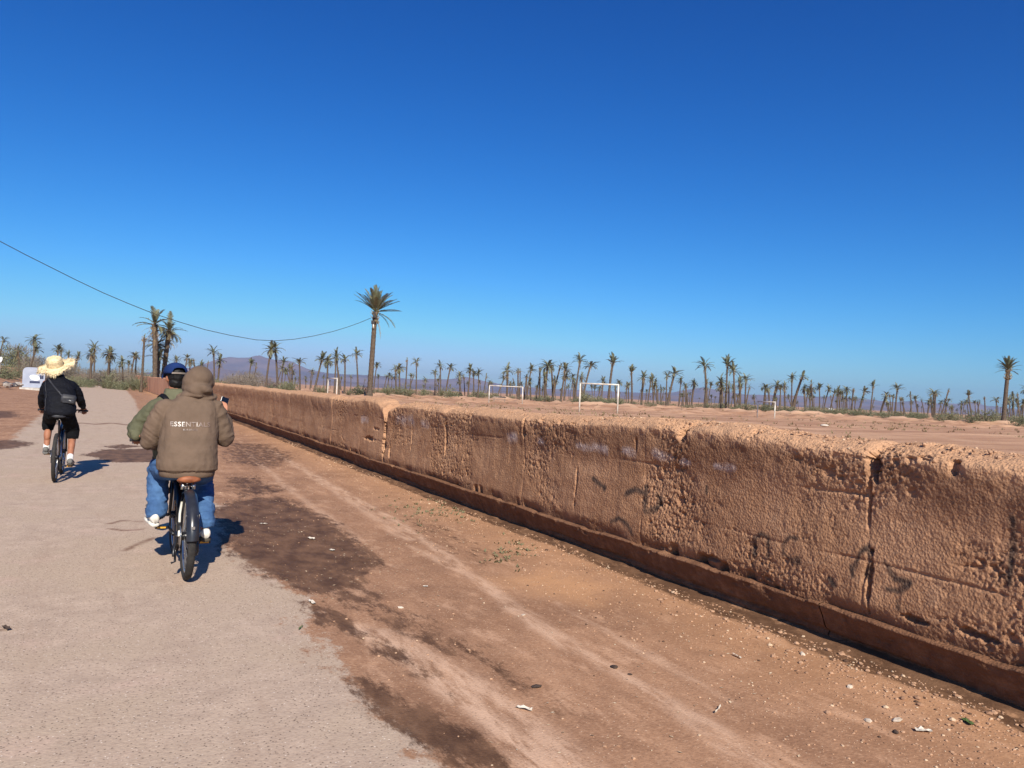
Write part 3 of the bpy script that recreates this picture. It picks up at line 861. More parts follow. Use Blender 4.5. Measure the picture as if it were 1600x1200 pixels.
# prototypes: h trunk height, crowns of different habits (all about 10 m to the top)
def palm_proto(kind, seed):
    rd = random.Random(seed)
    h = {'full': 8.6, 'spread': 8.9, 'upright': 8.4, 'droop': 8.8, 'shaggy': 8.0, 'sparse': 8.8, 'bare': 9.6}[kind]
    lean = (rd.uniform(-.9, .9), rd.uniform(-.9, .9))
    tm = trunk_mesh(h, .24, .165 if kind != 'shaggy' else .27, lean, seed)
    top = (lean[0], lean[1], h)
    g, dry = MB(), MB()
    nf = int({'full': 32, 'spread': 24, 'upright': 24, 'droop': 30, 'shaggy': 30, 'sparse': 12, 'bare': 5}[kind] * rd.uniform(.75, 1.15))
    gap = rd.uniform(0, 6.28)
    for i in range(nf):
        az = i * 2.399 + rd.uniform(-.5, .5)
        if kind != 'bare' and math.cos(az - gap) > .55 and rd.random() < .55: continue
        u = (i + .5) / nf
        if kind == 'full': el, dr, L = R(88 - 95 * u), R(40 + 30 * u), rd.uniform(1.8, 2.3)
        elif kind == 'spread': el, dr, L = R(70 - 75 * u), R(50 + 25 * u), rd.uniform(1.8, 2.3)
        elif kind == 'upright': el, dr, L = R(90 - 55 * u), R(20 + 35 * u), rd.uniform(1.7, 2.1)
        elif kind == 'droop': el, dr, L = R(75 - 115 * u), R(60 + 40 * u), rd.uniform(1.8, 2.4)
        elif kind == 'shaggy': el, dr, L = R(88 - 110 * u), R(40 + 40 * u), rd.uniform(1.5, 2.2)
        elif kind == 'sparse': el, dr, L = R(85 - 85 * u), R(35 + 40 * u), rd.uniform(1.1, 1.9)
        else: el, dr, L = R(85 - 40 * u), R(30), rd.uniform(.5, .9)
        frond(g, (top[0], top[1], h - .15 * u), az, el + R(rd.uniform(-12, 12)), L * 1.1 * rd.uniform(.75, 1.12), dr * rd.uniform(.7, 1.4), n=13, lw=.115, ll=.26, rnd=rd)
    nd = {'full': 7, 'spread': 5, 'upright': 4, 'droop': 10, 'shaggy': 26, 'sparse': 4, 'bare': 4}[kind]
    for i in range(nd):
        drop = rd.uniform(0, 1.6 if kind == 'shaggy' else .4)
        frond(dry, (top[0], top[1], h - .2 - drop), rd.uniform(0, 6.28), R(rd.uniform(-60, 0)), rd.uniform(.9, 1.6), R(70), n=8, lw=.07, ll=.2, rnd=rd)
    boots(dry, (lean[0], lean[1], h), .23, 16, .9, rd)
    tot = max(p[2] for p in g.v)
    return (tm.mesh('trunk'), g.mesh('crown', False), dry.mesh('dry_skirt', False), tot, lean)
PALM = {}
for k, kind in enumerate(('full', 'spread', 'upright', 'droop', 'shaggy', 'sparse', 'bare')):
    PALM[kind] = [palm_proto(kind, 300 + k * 10 + v) for v in range(4 if kind in ('full', 'spread', 'droop', 'sparse') else 3)]
    for q in PALM[kind]:
        q[0].materials.append(M_TRUNK); q[1].materials.append(M_FROND); q[2].materials.append(M_DRY)
_n_palm = 0
def palm_at(xyz_top, kind, label, group=None, tilt=(0, 0), name='palm_tree', girth=1.0):
    global _n_palm
    _n_palm += 1
    x, y, zt = xyz_top
    proto = PALM[kind][_n_palm % len(PALM[kind])]
    h0 = zt - ground_z(x, y)
    # the trunk leans by tilt degrees: step the foot sideways so that the crown stays put
    bx, by = x - math.tan(R(tilt[0])) * h0, y - math.tan(R(tilt[1])) * h0
    zb = ground_z(bx, by) - .05
    o = empty(name, (bx, by, zb), 0)
    s = (zt - zb) / proto[3]
    rz = random.uniform(0, 6.28)
    o.rotation_euler = (Matrix.Rotation(R(tilt[0]), 3, 'Y') @ Matrix.Rotation(-R(tilt[1]), 3, 'X') @ Matrix.Rotation(rz, 3, 'Z')).to_euler()
    k = random.uniform(.78, 1.2) * girth
    o.scale = (s * k, s * k, s)
    for nm, me in zip(('trunk', 'crown', 'dry_skirt'), proto[:3]): link(nm, me, None, o)
    tag(o, label, 'palm tree', group)
    return o
# (x and y of the crown top in the photo, distance, habit, lean, label)
PALMS = [
    (5, 524, 98, 'spread', 7, 'leaning palm cut off by the left edge of the picture'),
    (33, 535, 92, 'shaggy', 0, 'stout shaggy-trunked palm above the straw hat rider, left of a slimmer one'),
    (49, 532, 96, 'full', 1, 'slim palm with full round crown just right of the stout shaggy palm at far left'),
    (90, 536, 120, 'full', 0, 'palm rising right behind the straw hat'),
    (97, 539, 124, 'sparse', 2, 'thin sparse palm touching the palm behind the straw hat'),
    (106, 546, 135, 'spread', 0, 'small palm just right of the straw hat brim'),
    (144, 539, 112, 'shaggy', 0, 'ragged palm at the end of the road, left of a taller slim one'),
    (151, 531, 122, 'spread', 1, 'tall slim palm standing above the far end of the road'),
    (171, 539, 98, 'shaggy', -2, 'ragged cluster palm where the road meets the far wall, upright stem'),
    (176, 541, 99, 'shaggy', 6, 'ragged cluster palm where the road meets the far wall, leaning stem'),
    (166, 552, 97, 'sparse', -8, 'short ragged palm on the left of the cluster by the far wall'),
    (195, 555, 104, 'droop', 1, 'short drooping palm just left of the far wall end'),
    (206, 548, 130, 'spread', 0, 'left of a pair of small palms above the far wall'),
    (213, 549, 132, 'spread', -1, 'right of a pair of small palms above the far wall'),
    (228, 521, 84, 'bare', 2, 'leafless dead palm trunk left of the tall shaggy pair'),
    (246, 478, 86, 'shaggy', -1, 'tallest shaggy palm above the blue cap, thick brown trunk'),
    (262, 484, 90, 'shaggy', 1, 'second tall palm above the blue cap, right of the shaggy one'),
    (240, 520, 90, 'droop', -5, 'half-height palm with drooping leaves under the tall shaggy one'),
    (252, 542, 88, 'shaggy', 4, 'short bushy palm at the foot of the tall shaggy pair'),
    (277, 554, 150, 'full', 0, 'small palm immediately right of the blue cap, nearest to it'),
    (289, 552, 155, 'spread', 0, 'small slim palm over the hooded head, taller than its neighbours'),
    (300, 557, 160, 'droop', 3, 'small drooping palm over the right side of the hood'),
    (316, 561, 140, 'full', 0, 'low palm right of the hood, before the shaggy roadside one'),
    (337, 538, 118, 'spread', -1, 'spreading palm above the hooded rider right shoulder'),
    (344, 551, 120, 'shaggy', 2, 'shorter shaggy palm beside the spreading one above the right shoulder'),
    (389, 558, 150, 'full', -2, 'small palm in front of the mountain peak, upper of two'),
    (399, 566, 140, 'sparse', 4, 'small leaning palm in front of the mountain peak, lower of two'),
    (419, 531, 108, 'droop', 0, 'thick palm under the low point of the cable, left of its twin'),
    (436, 533, 110, 'spread', -1, 'flat-crowned palm under the low point of the cable, right of its twin'),
    (442, 555, 150, 'full', 0, 'small palm behind the flat-crowned one under the cable'),
    (471, 559, 140, 'spread', 0, 'lone palm in front of the right mountain slope'),
    (486, 574, 170, 'spread', 0, 'tiny palm between the lone one and the leaning one'),
    (506, 546, 104, 'full', 12, 'strongly leaning palm above the small white goal'),
    (512, 552, 112, 'droop', -2, 'upright palm directly behind the small white goal'),
    (531, 541, 108, 'full', -2, 'full-crowned palm right of the small white goal'),
    (527, 557, 118, 'sparse', 2, 'short ragged palm under the full-crowned one near the small goal'),
    (544, 552, 122, 'spread', 3, 'slim palm second to the left of the great palm'),
    (559, 541, 130, 'spread', -4, 'tall thin palm nearest to the left of the great palm'),
    (586, 565, 140, 'spread', 0, 'small palm half hidden behind the great palm trunk'),
    (592, 584, 160, 'full', 0, 'tiny palm just right of the great palm foot'),
    (622, 571, 128, 'sparse', 2, 'ragged sparse palm first clump right of the great palm'),
    (617, 580, 130, 'droop', -6, 'short palm leaning left in the first clump right of the great palm'),
    (641, 558, 124, 'bare', 8, 'bare leaning palm trunk with a tuft, right of the first clump'),
    (645, 580, 122, 'sparse', 10, 'low leaning palm beside the bare leaning trunk'),
    (652, 557, 132, 'spread', -1, 'flat-topped palm beside the bare leaning trunk'),
    (680, 575, 140, 'spread', -2, 'palm left of a tall close pair, drooping crown'),
    (686, 584, 138, 'sparse', 0, 'short thin palm in front of the tall close pair'),
    (691, 562, 134, 'spread', 0, 'left palm of the tall close pair between great palm and middle goal'),
    (701, 566, 136, 'spread', 4, 'right leaning palm of the tall close pair between great palm and middle goal'),
    (666, 588, 170, 'droop', 3, 'small palm in the gap left of the tall close pair'),
    (719, 579, 146, 'droop', -2, 'drooping palm third to the left of the middle goal'),
    (725, 584, 144, 'sparse', -5, 'thin palm touching the drooping one left of the middle goal'),
    (734, 566, 140, 'full', 1, 'full palm left of the middle goal, tallest there'),
    (742, 576, 150, 'spread', 0, 'slender palm directly behind the tallest one left of the middle goal'),
    (754, 573, 144, 'full', 9, 'leaning palm nearest to the left post of the middle goal'),
    (757, 582, 150, 'sparse', 0, 'short palm behind the leaning one at the middle goal left post'),
    (814, 576, 150, 'bare', 0, 'dark bare-topped palm at the right post of the middle goal'),
    (826, 566, 158, 'full', 1, 'round-headed palm in the clump right of the middle goal'),
    (821, 582, 150, 'sparse', 0, 'thin palm at the left of the clump right of the middle goal'),
    (831, 588, 146, 'shaggy', 0, 'short shaggy palm at the foot of the clump right of the middle goal'),
    (843, 571, 142, 'bare', -3, 'dead palm trunk standing left of a dense group'),
    (841, 583, 146, 'sparse', 2, 'thin palm beside the dead trunk left of the dense group'),
    (855, 561, 142, 'droop', 1, 'drooping tall palm at the left of the dense group'),
    (852, 579, 140, 'shaggy', -3, 'shaggy short palm within the dense group, left side'),
    (866, 562, 148, 'sparse', -1, 'ragged tall palm in the middle of the dense group'),
    (872, 561, 146, 'sparse', 9, 'leaning ragged palm in the middle of the dense group'),
    (868, 585, 140, 'shaggy', 4, 'low shaggy palm in the middle of the dense group'),
    (883, 564, 142, 'full', 6, 'full dark palm at the right of the dense group'),
    (898, 581, 150, 'droop', 0, 'palm left of the near goal left post, low crown'),
    (905, 549, 160, 'spread', 3, 'tall palm rising above the near goal left post'),
    (919, 561, 158, 'spread', 9, 'leaning palm above the near goal crossbar, beside the tall one'),
    (911, 580, 150, 'shaggy', 2, 'shaggy palm just behind the near goal left post'),
    (954, 549, 168, 'upright', 0, 'tall upright palm above the right half of the near goal crossbar'),
    (990, 568, 158, 'upright', 0, 'upright palm standing alone right of the near goal'),
    (1014, 588, 180, 'spread', 0, 'smaller flat palm between near goal and centre palms'),
    (1022, 593, 182, 'droop', 0, 'smaller drooping palm beside the flat one right of the near goal'),
    (1041, 579, 160, 'spread', -4, 'slightly left-leaning palm between near goal and the tall trio'),
    (1063, 587, 166, 'spread', 1, 'flat-crowned palm left of the tall trio'),
    (1074, 598, 185, 'spread', 2, 'small palm right of the flat-crowned one near the tall trio'),
    (1106, 557, 160, 'spread', -1, 'thick palm with wide crown, left of the tall trio'),
    (1103, 590, 158, 'sparse', 0, 'thin ragged palm against the trunk of the wide-crowned one'),
    (1133, 552, 158, 'full', -4, 'tallest palm of the trio left of the right goal'),
    (1146, 562, 160, 'full', -5, 'second tallest palm of the trio left of the right goal'),
    (1141, 594, 156, 'shaggy', 2, 'low shaggy palm under the trio left of the right goal'),
    (1125, 599, 158, 'spread', -9, 'short left-leaning palm at the foot of the tallest of the trio'),
    (1163, 582, 150, 'spread', -8, 'left-leaning palm nearest to the right goal'),
    (1158, 597, 156, 'sparse', 5, 'short thin palm leaning right near the right goal'),
    (1168, 598, 165, 'sparse', 2, 'thin short palm behind the left-leaning one near the right goal'),
    (1196, 605, 190, 'spread', 0, 'small palm above the right goal left post'),
    (1204, 606, 192, 'sparse', 2, 'small ragged palm above the right goal crossbar'),
    (1222, 600, 185, 'spread', 5, 'small leaning palm just right of the right goal'),
    (1239, 580, 158, 'spread', 0, 'lone flat-topped palm right of the right goal'),
    (1266, 613, 210, 'droop', 0, 'small low palm right of the lone flat-topped one'),
    (1283, 597, 178, 'full', 1, 'left palm of a close pair in the right half of the picture'),
    (1290, 598, 180, 'full', 2, 'right palm of a close pair in the right half of the picture'),
    (1313, 608, 170, 'upright', 0, 'stocky palm right of the close pair'),
    (1319, 610, 176, 'spread', -8, 'thin palm leaning left beside the stocky one'),
    (1332, 605, 180, 'bare', 2, 'bare pole-like palm trunk right of the stocky one'),
    (1338, 617, 190, 'sparse', 3, 'short ragged palm right of the bare pole-like trunk'),
    (1364, 591, 172, 'upright', 2, 'dark upright palm with pointed crown in the right half'),
    (1391, 614, 190, 'bare', -7, 'short bare trunk leaning left beside the umbrella-shaped palm'),
    (1400, 597, 178, 'spread', -2, 'umbrella-shaped palm between pointed and leaning palms'),
    (1413, 619, 195, 'sparse', 0, 'small ragged palm right of the umbrella-shaped one'),
    (1427, 610, 176, 'sparse', 9, 'sparse right-leaning palm right of the umbrella-shaped one'),
    (1558, 619, 170, 'spread', 1, 'small palm left of the big palm at the right edge'),
    (1505, 625, 205, 'sparse', 2, 'thin distant palm between the leaning one and the right edge'),
    (1478, 627, 215, 'droop', 0, 'small distant palm left of the thin one near the right edge'),
    (1582, 625, 160, 'shaggy', -2, 'shaggy palm right behind the big palm at the right edge'),
    (1590, 628, 168, 'spread', 4, 'leaning small palm in the lower right corner of the grove'),
    (1599, 622, 150, 'full', 0, 'palm cut off by the right edge of the picture'),
]
for px, py, d, kind, tl, lb in PALMS:
    palm_at(P(px, py, d), kind, lb, 'palms of the grove', (tl * .9, tl * .3 * random.choice((-1, 1))), girth=1.28 if 225 < px < 270 and kind != 'bare' else 1.0)
# the two large single palms: every leaf a part of its own
def big_palm(px, py, d, base_px, base_py, lean, label, seed, r0, fronds, dry_fronds, name='palm_tree'):
    rd = random.Random(seed)
    top = P(px, py, d)
    b = P(base_px, base_py, d)
    zb = ground_z(b[0], b[1]) - .1
    o = empty(name, (b[0], b[1], zb))
    loc = Vector((top[0] - b[0], top[1] - b[1], top[2] - zb))
    pts, rad = [], []
    n = 46
    for i in range(n + 1):
        u = i / n
        pts.append((loc.x * u ** 1.15, loc.y * u ** 1.15, loc.z * u))
        rad.append((r0 * (1.25 - .3 * min(u * 8, 1)) * (1 - .22 * u) + (.10 * sstep(.93, 1, u))) * (1.07 if i % 2 else .95))
    MB().tube(pts, rad, 12).build('trunk', M_TRUNK, o)
    sk = MB(); boots(sk, loc, r0, 34, 1.5, rd); sk.build('leaf_stubs', M_DRY, o)
    rv, fv = Vector(_r0), Vector((math.sin(YAW), math.cos(YAW), 0))
    for side, away, el, dr, L in fronds:
        h = rv * side + fv * away
        az = math.atan2(h.y, h.x)
        m = MB(); frond(m, loc, az, R(el), L, R(dr), n=34, lw=.042, ll=.21, rnd=rd)
        m.build('frond', M_FROND, o, smooth=False)
    for side, away, el, dr, L in dry_fronds:
        h = rv * side + fv * away
        m = MB(); frond(m, loc - Vector((0, 0, .25)), math.atan2(h.y, h.x), R(el), L, R(dr), n=22, lw=.04, ll=.14, rnd=rd)
        m.build('dry_frond', M_DRY, o, smooth=False)
    tag(o, label, 'palm tree')
    return o
rd = random.Random(5)
FR = []
for i in range(27):
    a = i * 2.399
    u = i / 27
    FR.append((math.cos(a), math.sin(a), 86 - 50 * u + rd.uniform(-5, 5), 14 + 26 * u, rd.uniform(2.5, 3.3)))
FR += [(-1, .1, 40, 12, 3.4), (-1, -.3, 46, 10, 3.3), (1, 0, 30, 14, 3.2), (1, .35, 38, 12, 3.1), (1, -.2, 4, 6, 3.3), (.9, -.3, -18, 52, 3.4), (.95, -.1, -30, 50, 2.6), (1, .3, 14, 22, 2.9)]
bp = big_palm(586.5, 487, 90, 577, 622, 0, 'great palm taller than all others, cable tied to its trunk', 41, .35,
              FR, [(-1, 0, -70, 20, 1.5), (-.7, -.6, -75, 20, 1.4), (.9, -.2, -68, 22, 3.1), (.3, .9, -80, 10, 1.5), (-.5, .8, -78, 10, 1.4), (.5, -.8, -75, 10, 1.1)])
FR2 = []
for i in range(30):
    a = i * 2.399; u = i / 30
    FR2.append((math.cos(a), math.sin(a), 90 - 62 * u + rd.uniform(-5, 5), 16 + 30 * u, rd.uniform(1.8, 2.3)))
FR2 += [(-1, .2, -5, 38, 1.9), (-1, -.3, 12, 42, 1.8), (1, .2, -8, 36, 2.0), (1, -.3, 10, 30, 1.8), (.4, -.8, -50, 30, 1.3), (.7, .5, 20, 30, 1.7), (-.6, .7, 22, 30, 1.7)]
big_palm(1575, 578, 112, 1567.5, 665, 0, 'big single palm near the right edge of the picture', 43, .33, FR2, [(.3, -.9, -75, 20, 1.1), (-.4, -.8, -70, 20, 1.0)])

# far belt of small palms that nothing tells apart
GROUP_FAR = 'small far palms'
for i in range(285):
    if i < 45: px = random.uniform(440, 760)
    elif i < 268: px = random.uniform(760, 1640)
    else: px = random.uniform(30, 420)
    d = random.uniform(175, 470)
    hgt = random.uniform(3.5, 11.0) * (1.0 if px > 760 else .85)
    hor = 615 + .0454 * (px - 800)
    b = P(px, hor, d)
    gz = ground_z(b[0], b[1])
    palm_at((b[0], b[1], gz + hgt), random.choice(('full', 'spread', 'droop', 'sparse', 'sparse', 'shaggy', 'shaggy', 'upright', 'droop', 'bare')), 'tiny distant palm in the hazy belt below the mountains', GROUP_FAR, (random.gauss(0, 6), random.gauss(0, 5)), girth=1.2)

# ------------------------------------------------------------------ shrubs
def shrub_mesh(seed, n, twig=False):
    rd = random.Random(seed)
    m = MB()
    lumps = [(rd.uniform(-.55, .55), rd.uniform(-.55, .55), rd.uniform(.25, .62), rd.uniform(.28, .5)) for _ in range(9)]
    for i in range(10):
        a = rd.uniform(0, 6.28)
        l = lumps[i % 9]
        m.tube([(0.05 * math.cos(a), .05 * math.sin(a), -.05), (l[0] * .5, l[1] * .5, l[2] * .55), (l[0], l[1], l[2])], [.03, .02, .008], 4, cap=False)
    for i in range(n):
        l = rd.choice(lumps)
        v = Vector((rd.gauss(0, 1), rd.gauss(0, 1), rd.gauss(0, 1))).normalized() * l[3] * rd.uniform(.55, 1.05)
        c = Vector(l[:3]) + v
        if c.z < .03: c.z = rd.uniform(.03, .2)
        d = (v.normalized() + Vector((rd.uniform(-.7, .7), rd.uniform(-.7, .7), rd.uniform(-.2, .9)))).normalized()
        s = d.cross(Vector((rd.uniform(-1, 1), rd.uniform(-1, 1), rd.uniform(-1, 1)))).normalized()
        L, W = (rd.uniform(.18, .34), .012) if twig else (rd.uniform(.07, .15), rd.uniform(.022, .045))
        m.add([c - s * W, c + d * L * .5 - s * W * .2, c + d * L, c + d * L * .5 + s * W * 1.2], [(0, 1, 2, 3)])
    me = m.mesh('foliage', False)
    me.materials.append(M_TWIG if twig else M_SHRUB)
    return me
SHRUB = [shrub_mesh(500 + i, 900) for i in range(4)]
BARE = [shrub_mesh(520 + i, 1000, True) for i in range(3)]
ORD = ('first second third fourth fifth sixth seventh eighth ninth tenth eleventh twelfth thirteenth fourteenth fifteenth sixteenth seventeenth eighteenth nineteenth twentieth '
       'twenty-first twenty-second twenty-third twenty-fourth twenty-fifth twenty-sixth twenty-seventh twenty-eighth twenty-ninth thirtieth thirty-first').split()
def shrub_at(x, y, sx, sz, meshes, name, label, group):
    o = bpy.data.objects.new(name, random.choice(meshes))
    COL.objects.link(o)
    o.location = (x, y, ground_z(x, y) - .05)
    o.rotation_euler = (0, 0, random.uniform(0, 6.28))
    o.scale = (sx, sx * random.uniform(.8, 1.2), sz)
    return tag(o, label, 'shrub', group)
def at_ground(px, d):
    b = P(px, 615 + .0454 * (px - 800), d); return b[0], b[1]
for i in range(120):
    px = random.uniform(590, 1640)
    d = random.uniform(125, 240)
    x, y = at_ground(px, d)
    s = random.uniform(.7, 1.7)
    shrub_at(x, y, s * 1.5, s * random.uniform(.7, 1.2), SHRUB, 'shrub', 'low dusty green shrub at the feet of the palm grove', 'shrubs among the palms')
for px, d, s, sz in [(1470, 118, 1.5, 1.5), (1487, 112, 1.7, 1.6), (1520, 100, 1.4, 1.5), (1538, 104, 2.0, 1.9), (1553, 120, 1.4, 1.3), (1590, 100, 1.6, 1.6), (1430, 124, 1.5, 1.2), (1340, 150, 3.0, 1.6),
                     (1360, 145, 2.4, 1.5), (1300, 150, 2.5, 1.3), (915, 130, 2.0, 2.2), (705, 120, 1.6, 1.9), (625, 122, 2.2, 2.0), (570, 100, 2.2, 1.2), (660, 125, 1.5, 1.5), (940, 140, 2.2, 1.6), (1270, 160, 2.6, 1.0), (1380, 150, 2.0, 1.2), (1405, 140, 1.8, 1.0)]:
    MS_ = sorted([1470, 1487, 1520, 1538, 1553, 1590, 1430, 1340, 1360, 1300, 915, 705, 625, 570, 660, 940, 1270, 1380, 1405])
    x, y = at_ground(px, d)
    shrub_at(x, y, s, sz, SHRUB, 'shrub', 'larger grey-green shrub on the mounds before the grove, %s from the left' % ORD[MS_.index(px)], 'shrubs on the mounds')
for px, d, s, sz in [(20, 84, 1.5, 1.2), (-5, 82, 1.7, 1.3), (8, 80, 1.3, 1.0), (26, 88, .9, 1.4), (105, 98, 1.8, 1.3), (118, 94, 1.5, .9), (127, 99, 1.5, 1.0), (142, 102, 1.3, 1.2), (140, 97, 1.0, 1.2), (112, 104, 1.7, 1.4), (185, 92, 1.0, 1.1), (192, 90, 1.2, 1.0), (178, 95, .9, 1.0)]:
    RS_ = sorted([20, -5, 8, 26, 105, 118, 127, 142, 140, 112, 185, 192, 178])
    x, y = at_ground(px, d)
    shrub_at(x, y, s, sz, SHRUB, 'shrub', 'roadside green shrub near the far road end, %s from the left' % ORD[RS_.index(px)], 'shrubs at the end of the road')
for i in range(46):
    px = random.choice((random.uniform(-20, 110), random.uniform(100, 240), random.uniform(355, 470)))
    d = random.uniform(112, 160)
    x, y = at_ground(px, d)
    s = random.uniform(2.0, 3.6) if px < 110 else random.uniform(1.5, 2.7)
    shrub_at(x, y, s, s * random.uniform(.8, 1.15), BARE if random.random() < .85 else SHRUB, 'bare_bush', 'tall grey leafless bush in the thicket behind the road end', 'bare bushes of the far thicket')
# stemless young palms at ground level
sp = MB(); rd = random.Random(77)
for i in range(22):
    frond(sp, (0, 0, 0), i * 2.399, R(85 - 55 * i / 22), rd.uniform(.9, 1.4), R(30), n=10, lw=.06, ll=.24, rnd=rd)
SPROUT = sp.mesh('leaves', False); SPROUT.materials.append(M_FROND)
YP_ = [(437, 92, 1.1), (424, 93, .9), (446, 95, 1.0), (452, 93, .8), (430, 90, .8), (505, 95, 1.3), (498, 97, 1.1), (545, 98, 1.0), (607, 96, 1.2), (560, 104, 1.3), (622, 118, 1.6), (640, 120, 1.2), (690, 124, 1.2), (857, 138, 1.5), (845, 137, 1.2),
                                (915, 132, 1.8), (905, 135, 1.4), (1105, 150, 1.3), (1152, 142, 1.2), (1305, 150, 1.2), (1530, 116, 1.4), (210, 92, 1.5), (220, 90, 1.4), (233, 94, 1.6), (198, 95, 1.3), (340, 108, 1.4), (350, 104, 1.2), (330, 106, 1.1), (170, 94, 1.6), (163, 96, 1.2), (215, 98, 1.6)]
for i, (px, d, s) in enumerate(sorted(YP_)):
    x, y = at_ground(px, d)
    o = bpy.data.objects.new('young_palm', SPROUT); COL.objects.link(o)
    o.location = (x, y, ground_z(x, y) - .05); o.rotation_euler = (0, 0, i * 1.1); o.scale = (s, s, s * random.uniform(.8, 1.1))
    tag(o, 'stemless young palm fanning out of the ground, %s from the left' % ORD[i], 'young palm', 'young palms')
# fallen leaves on the field
def leaf_heap(px, py, z, n, L, label):
    b = G(px, py, z)
    o = empty('fallen_fronds', (b[0], b[1], ground_z(b[0], b[1])))
    rd = random.Random(int(px))
    for i in range(n):
        m = MB(); frond(m, (rd.uniform(-L * .5, L * .5), rd.uniform(-.5, .5), .12 + .07 * i), rd.uniform(0, 6.28), R(rd.uniform(0, 16)), L * rd.uniform(.7, 1), R(25), n=16, lw=.03, ll=.12, rnd=rd)
        m.build('frond', M_FROND if i % 3 else M_DRY, o, smooth=False)
    return tag(o, label, 'palm leaves')
leaf_heap(1268, 658, .5, 9, 1.5, 'heap of cut palm leaves lying on the field right of the right goal')
leaf_heap(1408, 664, .5, 3, .9, 'small dark bundle of dry leaves lying on the field at right')

# ------------------------------------------------------------------ goals, cable
M_WHITE = simple('white_goal_paint', lin(222, 216, 204), lin(176, 164, 150), scale=2.5, rough=.5)
def goal(pxl, dl, pxr, dr, h, r, label):
    a, b = at_ground(pxl, dl), at_ground(pxr, dr)
    za, zb = ground_z(*a), ground_z(*b)
    o = empty('goal', ((a[0] + b[0]) / 2, (a[1] + b[1]) / 2, (za + zb) / 2))
    c = o.location
    A, B = Vector((a[0] - c.x, a[1] - c.y, za - c.z)), Vector((b[0] - c.x, b[1] - c.y, zb - c.z))
    up = Vector((0, 0, max(za, zb) - c.z + h))
    for q in (A, B):
        MB().tube([q - Vector((0, 0, .2)), Vector((q.x, q.y, up.z))], r, 10).build('goal_post', M_WHITE, o)
    e = (B - A).normalized() * r
    MB().tube([Vector((A.x, A.y, up.z)) - e, Vector((B.x, B.y, up.z)) + e], r * .95, 10).build('crossbar', M_WHITE, o)
    return tag(o, label, 'goal')
goal(906, 60, 965.5, 59.5, 2.22, .062, 'nearest and largest white goal frame, in the middle of the field')
goal(764.5, 84, 816.5, 85, 1.95, .05, 'middle-sized white goal frame left of the nearest one')
goal(1184, 76, 1211, 73, 1.58, .055, 'small white goal frame in the right half of the field')
goal(512.5, 84, 526.5, 80.5, 2.05, .06, 'narrow white goal seen edge-on, left of the great palm')
bb = P(780, 632, 86); bz = ground_z(bb[0], bb[1])
bn = empty('bench', (bb[0], bb[1], bz), -YAW)
M_GREY = simple('weathered_grey_wood', lin(138, 126, 116), lin(108, 98, 90), scale=6, rough=.9)
for k in range(3): MB().box((0, -.13 + .13 * k, .46), (1.5, .11, .04)).build('plank', M_GREY, bn, smooth=False)
for s in (-.6, .6):
    m = MB()
    for yy in (-.15, .15): m.tube([(s, yy, -.05), (s, yy, .44)], .03, 6)
    m.tube([(s, -.15, .42), (s, .15, .42)], .025, 6).build('leg_frame', M_GREY, bn)
MB().box((0, .22, .72), (1.5, .03, .12)).build('back_plank', M_GREY, bn, smooth=False)
MB().tube([(-.6, .2, .44), (-.6, .22, .8)], .02, 6).build('back_post', M_GREY, bn)
MB().tube([(.6, .2, .44), (.6, .22, .8)], .02, 6).build('back_post', M_GREY, bn)
tag(bn, 'grey wooden bench standing inside the middle-sized goal', 'bench')
# cable from the great palm to a far pole out of the picture on the left
M_CABLE = simple('dark_cable', lin(70, 66, 64), lin(50, 48, 48), rough=.6)
CPX = [(579.5, 497), (560, 505), (540, 512), (520, 518), (490, 525), (460, 530), (430, 532.5), (400, 531), (360, 524), (320, 515), (280, 503), (240, 490), (200, 474), (160, 457), (120, 438), (80, 418), (40, 398), (0, 377), (-50, 349), (-110, 313)]
p0, p1 = P(579.5, 497, 90), P(-110, 313, 52)
cab = []
for a, b in CPX:
    v = ray(a, b)
    # meet the upright plane through both cable ends
    e = p1 - p0; nrm = np.array([e[1], -e[0], 0.0])
    k = ((p0 - EYE) @ nrm) / (v @ nrm)
    cab.append(EYE + v * k)
tag(MB().tube([tuple(q) for q in cab], .028, 6).build('overhead_cable', M_CABLE), 'dark overhead cable sagging from the great palm to the upper left', 'cable')
# box and lamp fixed to the great palm where the cable ends
M_DARKBOX = simple('dark_metal_box', lin(60, 58, 60), lin(44, 42, 44), rough=.5)
q = P(582.5, 503, 89.6)
jb = empty('junction_box', tuple(q), -YAW)
MB().box((.18, 0, .75), (.34, .3, .5)).build('housing', M_DARKBOX, jb, smooth=False)
MB().box((.05, 0, -.05), (.42, .3, .36)).build('lower_housing', M_DARKBOX, jb, smooth=False)
MB().tube([(.08, 0, -.1), (.1, 0, -.75)], .09, 8).build('white_conduit', M_WHITE, jb)
MB().tube([(.12, -.05, .3), (.16, -.1, 1.2)], .03, 6).build('bracket', M_DARKBOX, jb)
tag(jb, 'dark junction boxes with a white conduit strapped to the great palm trunk', 'junction box')

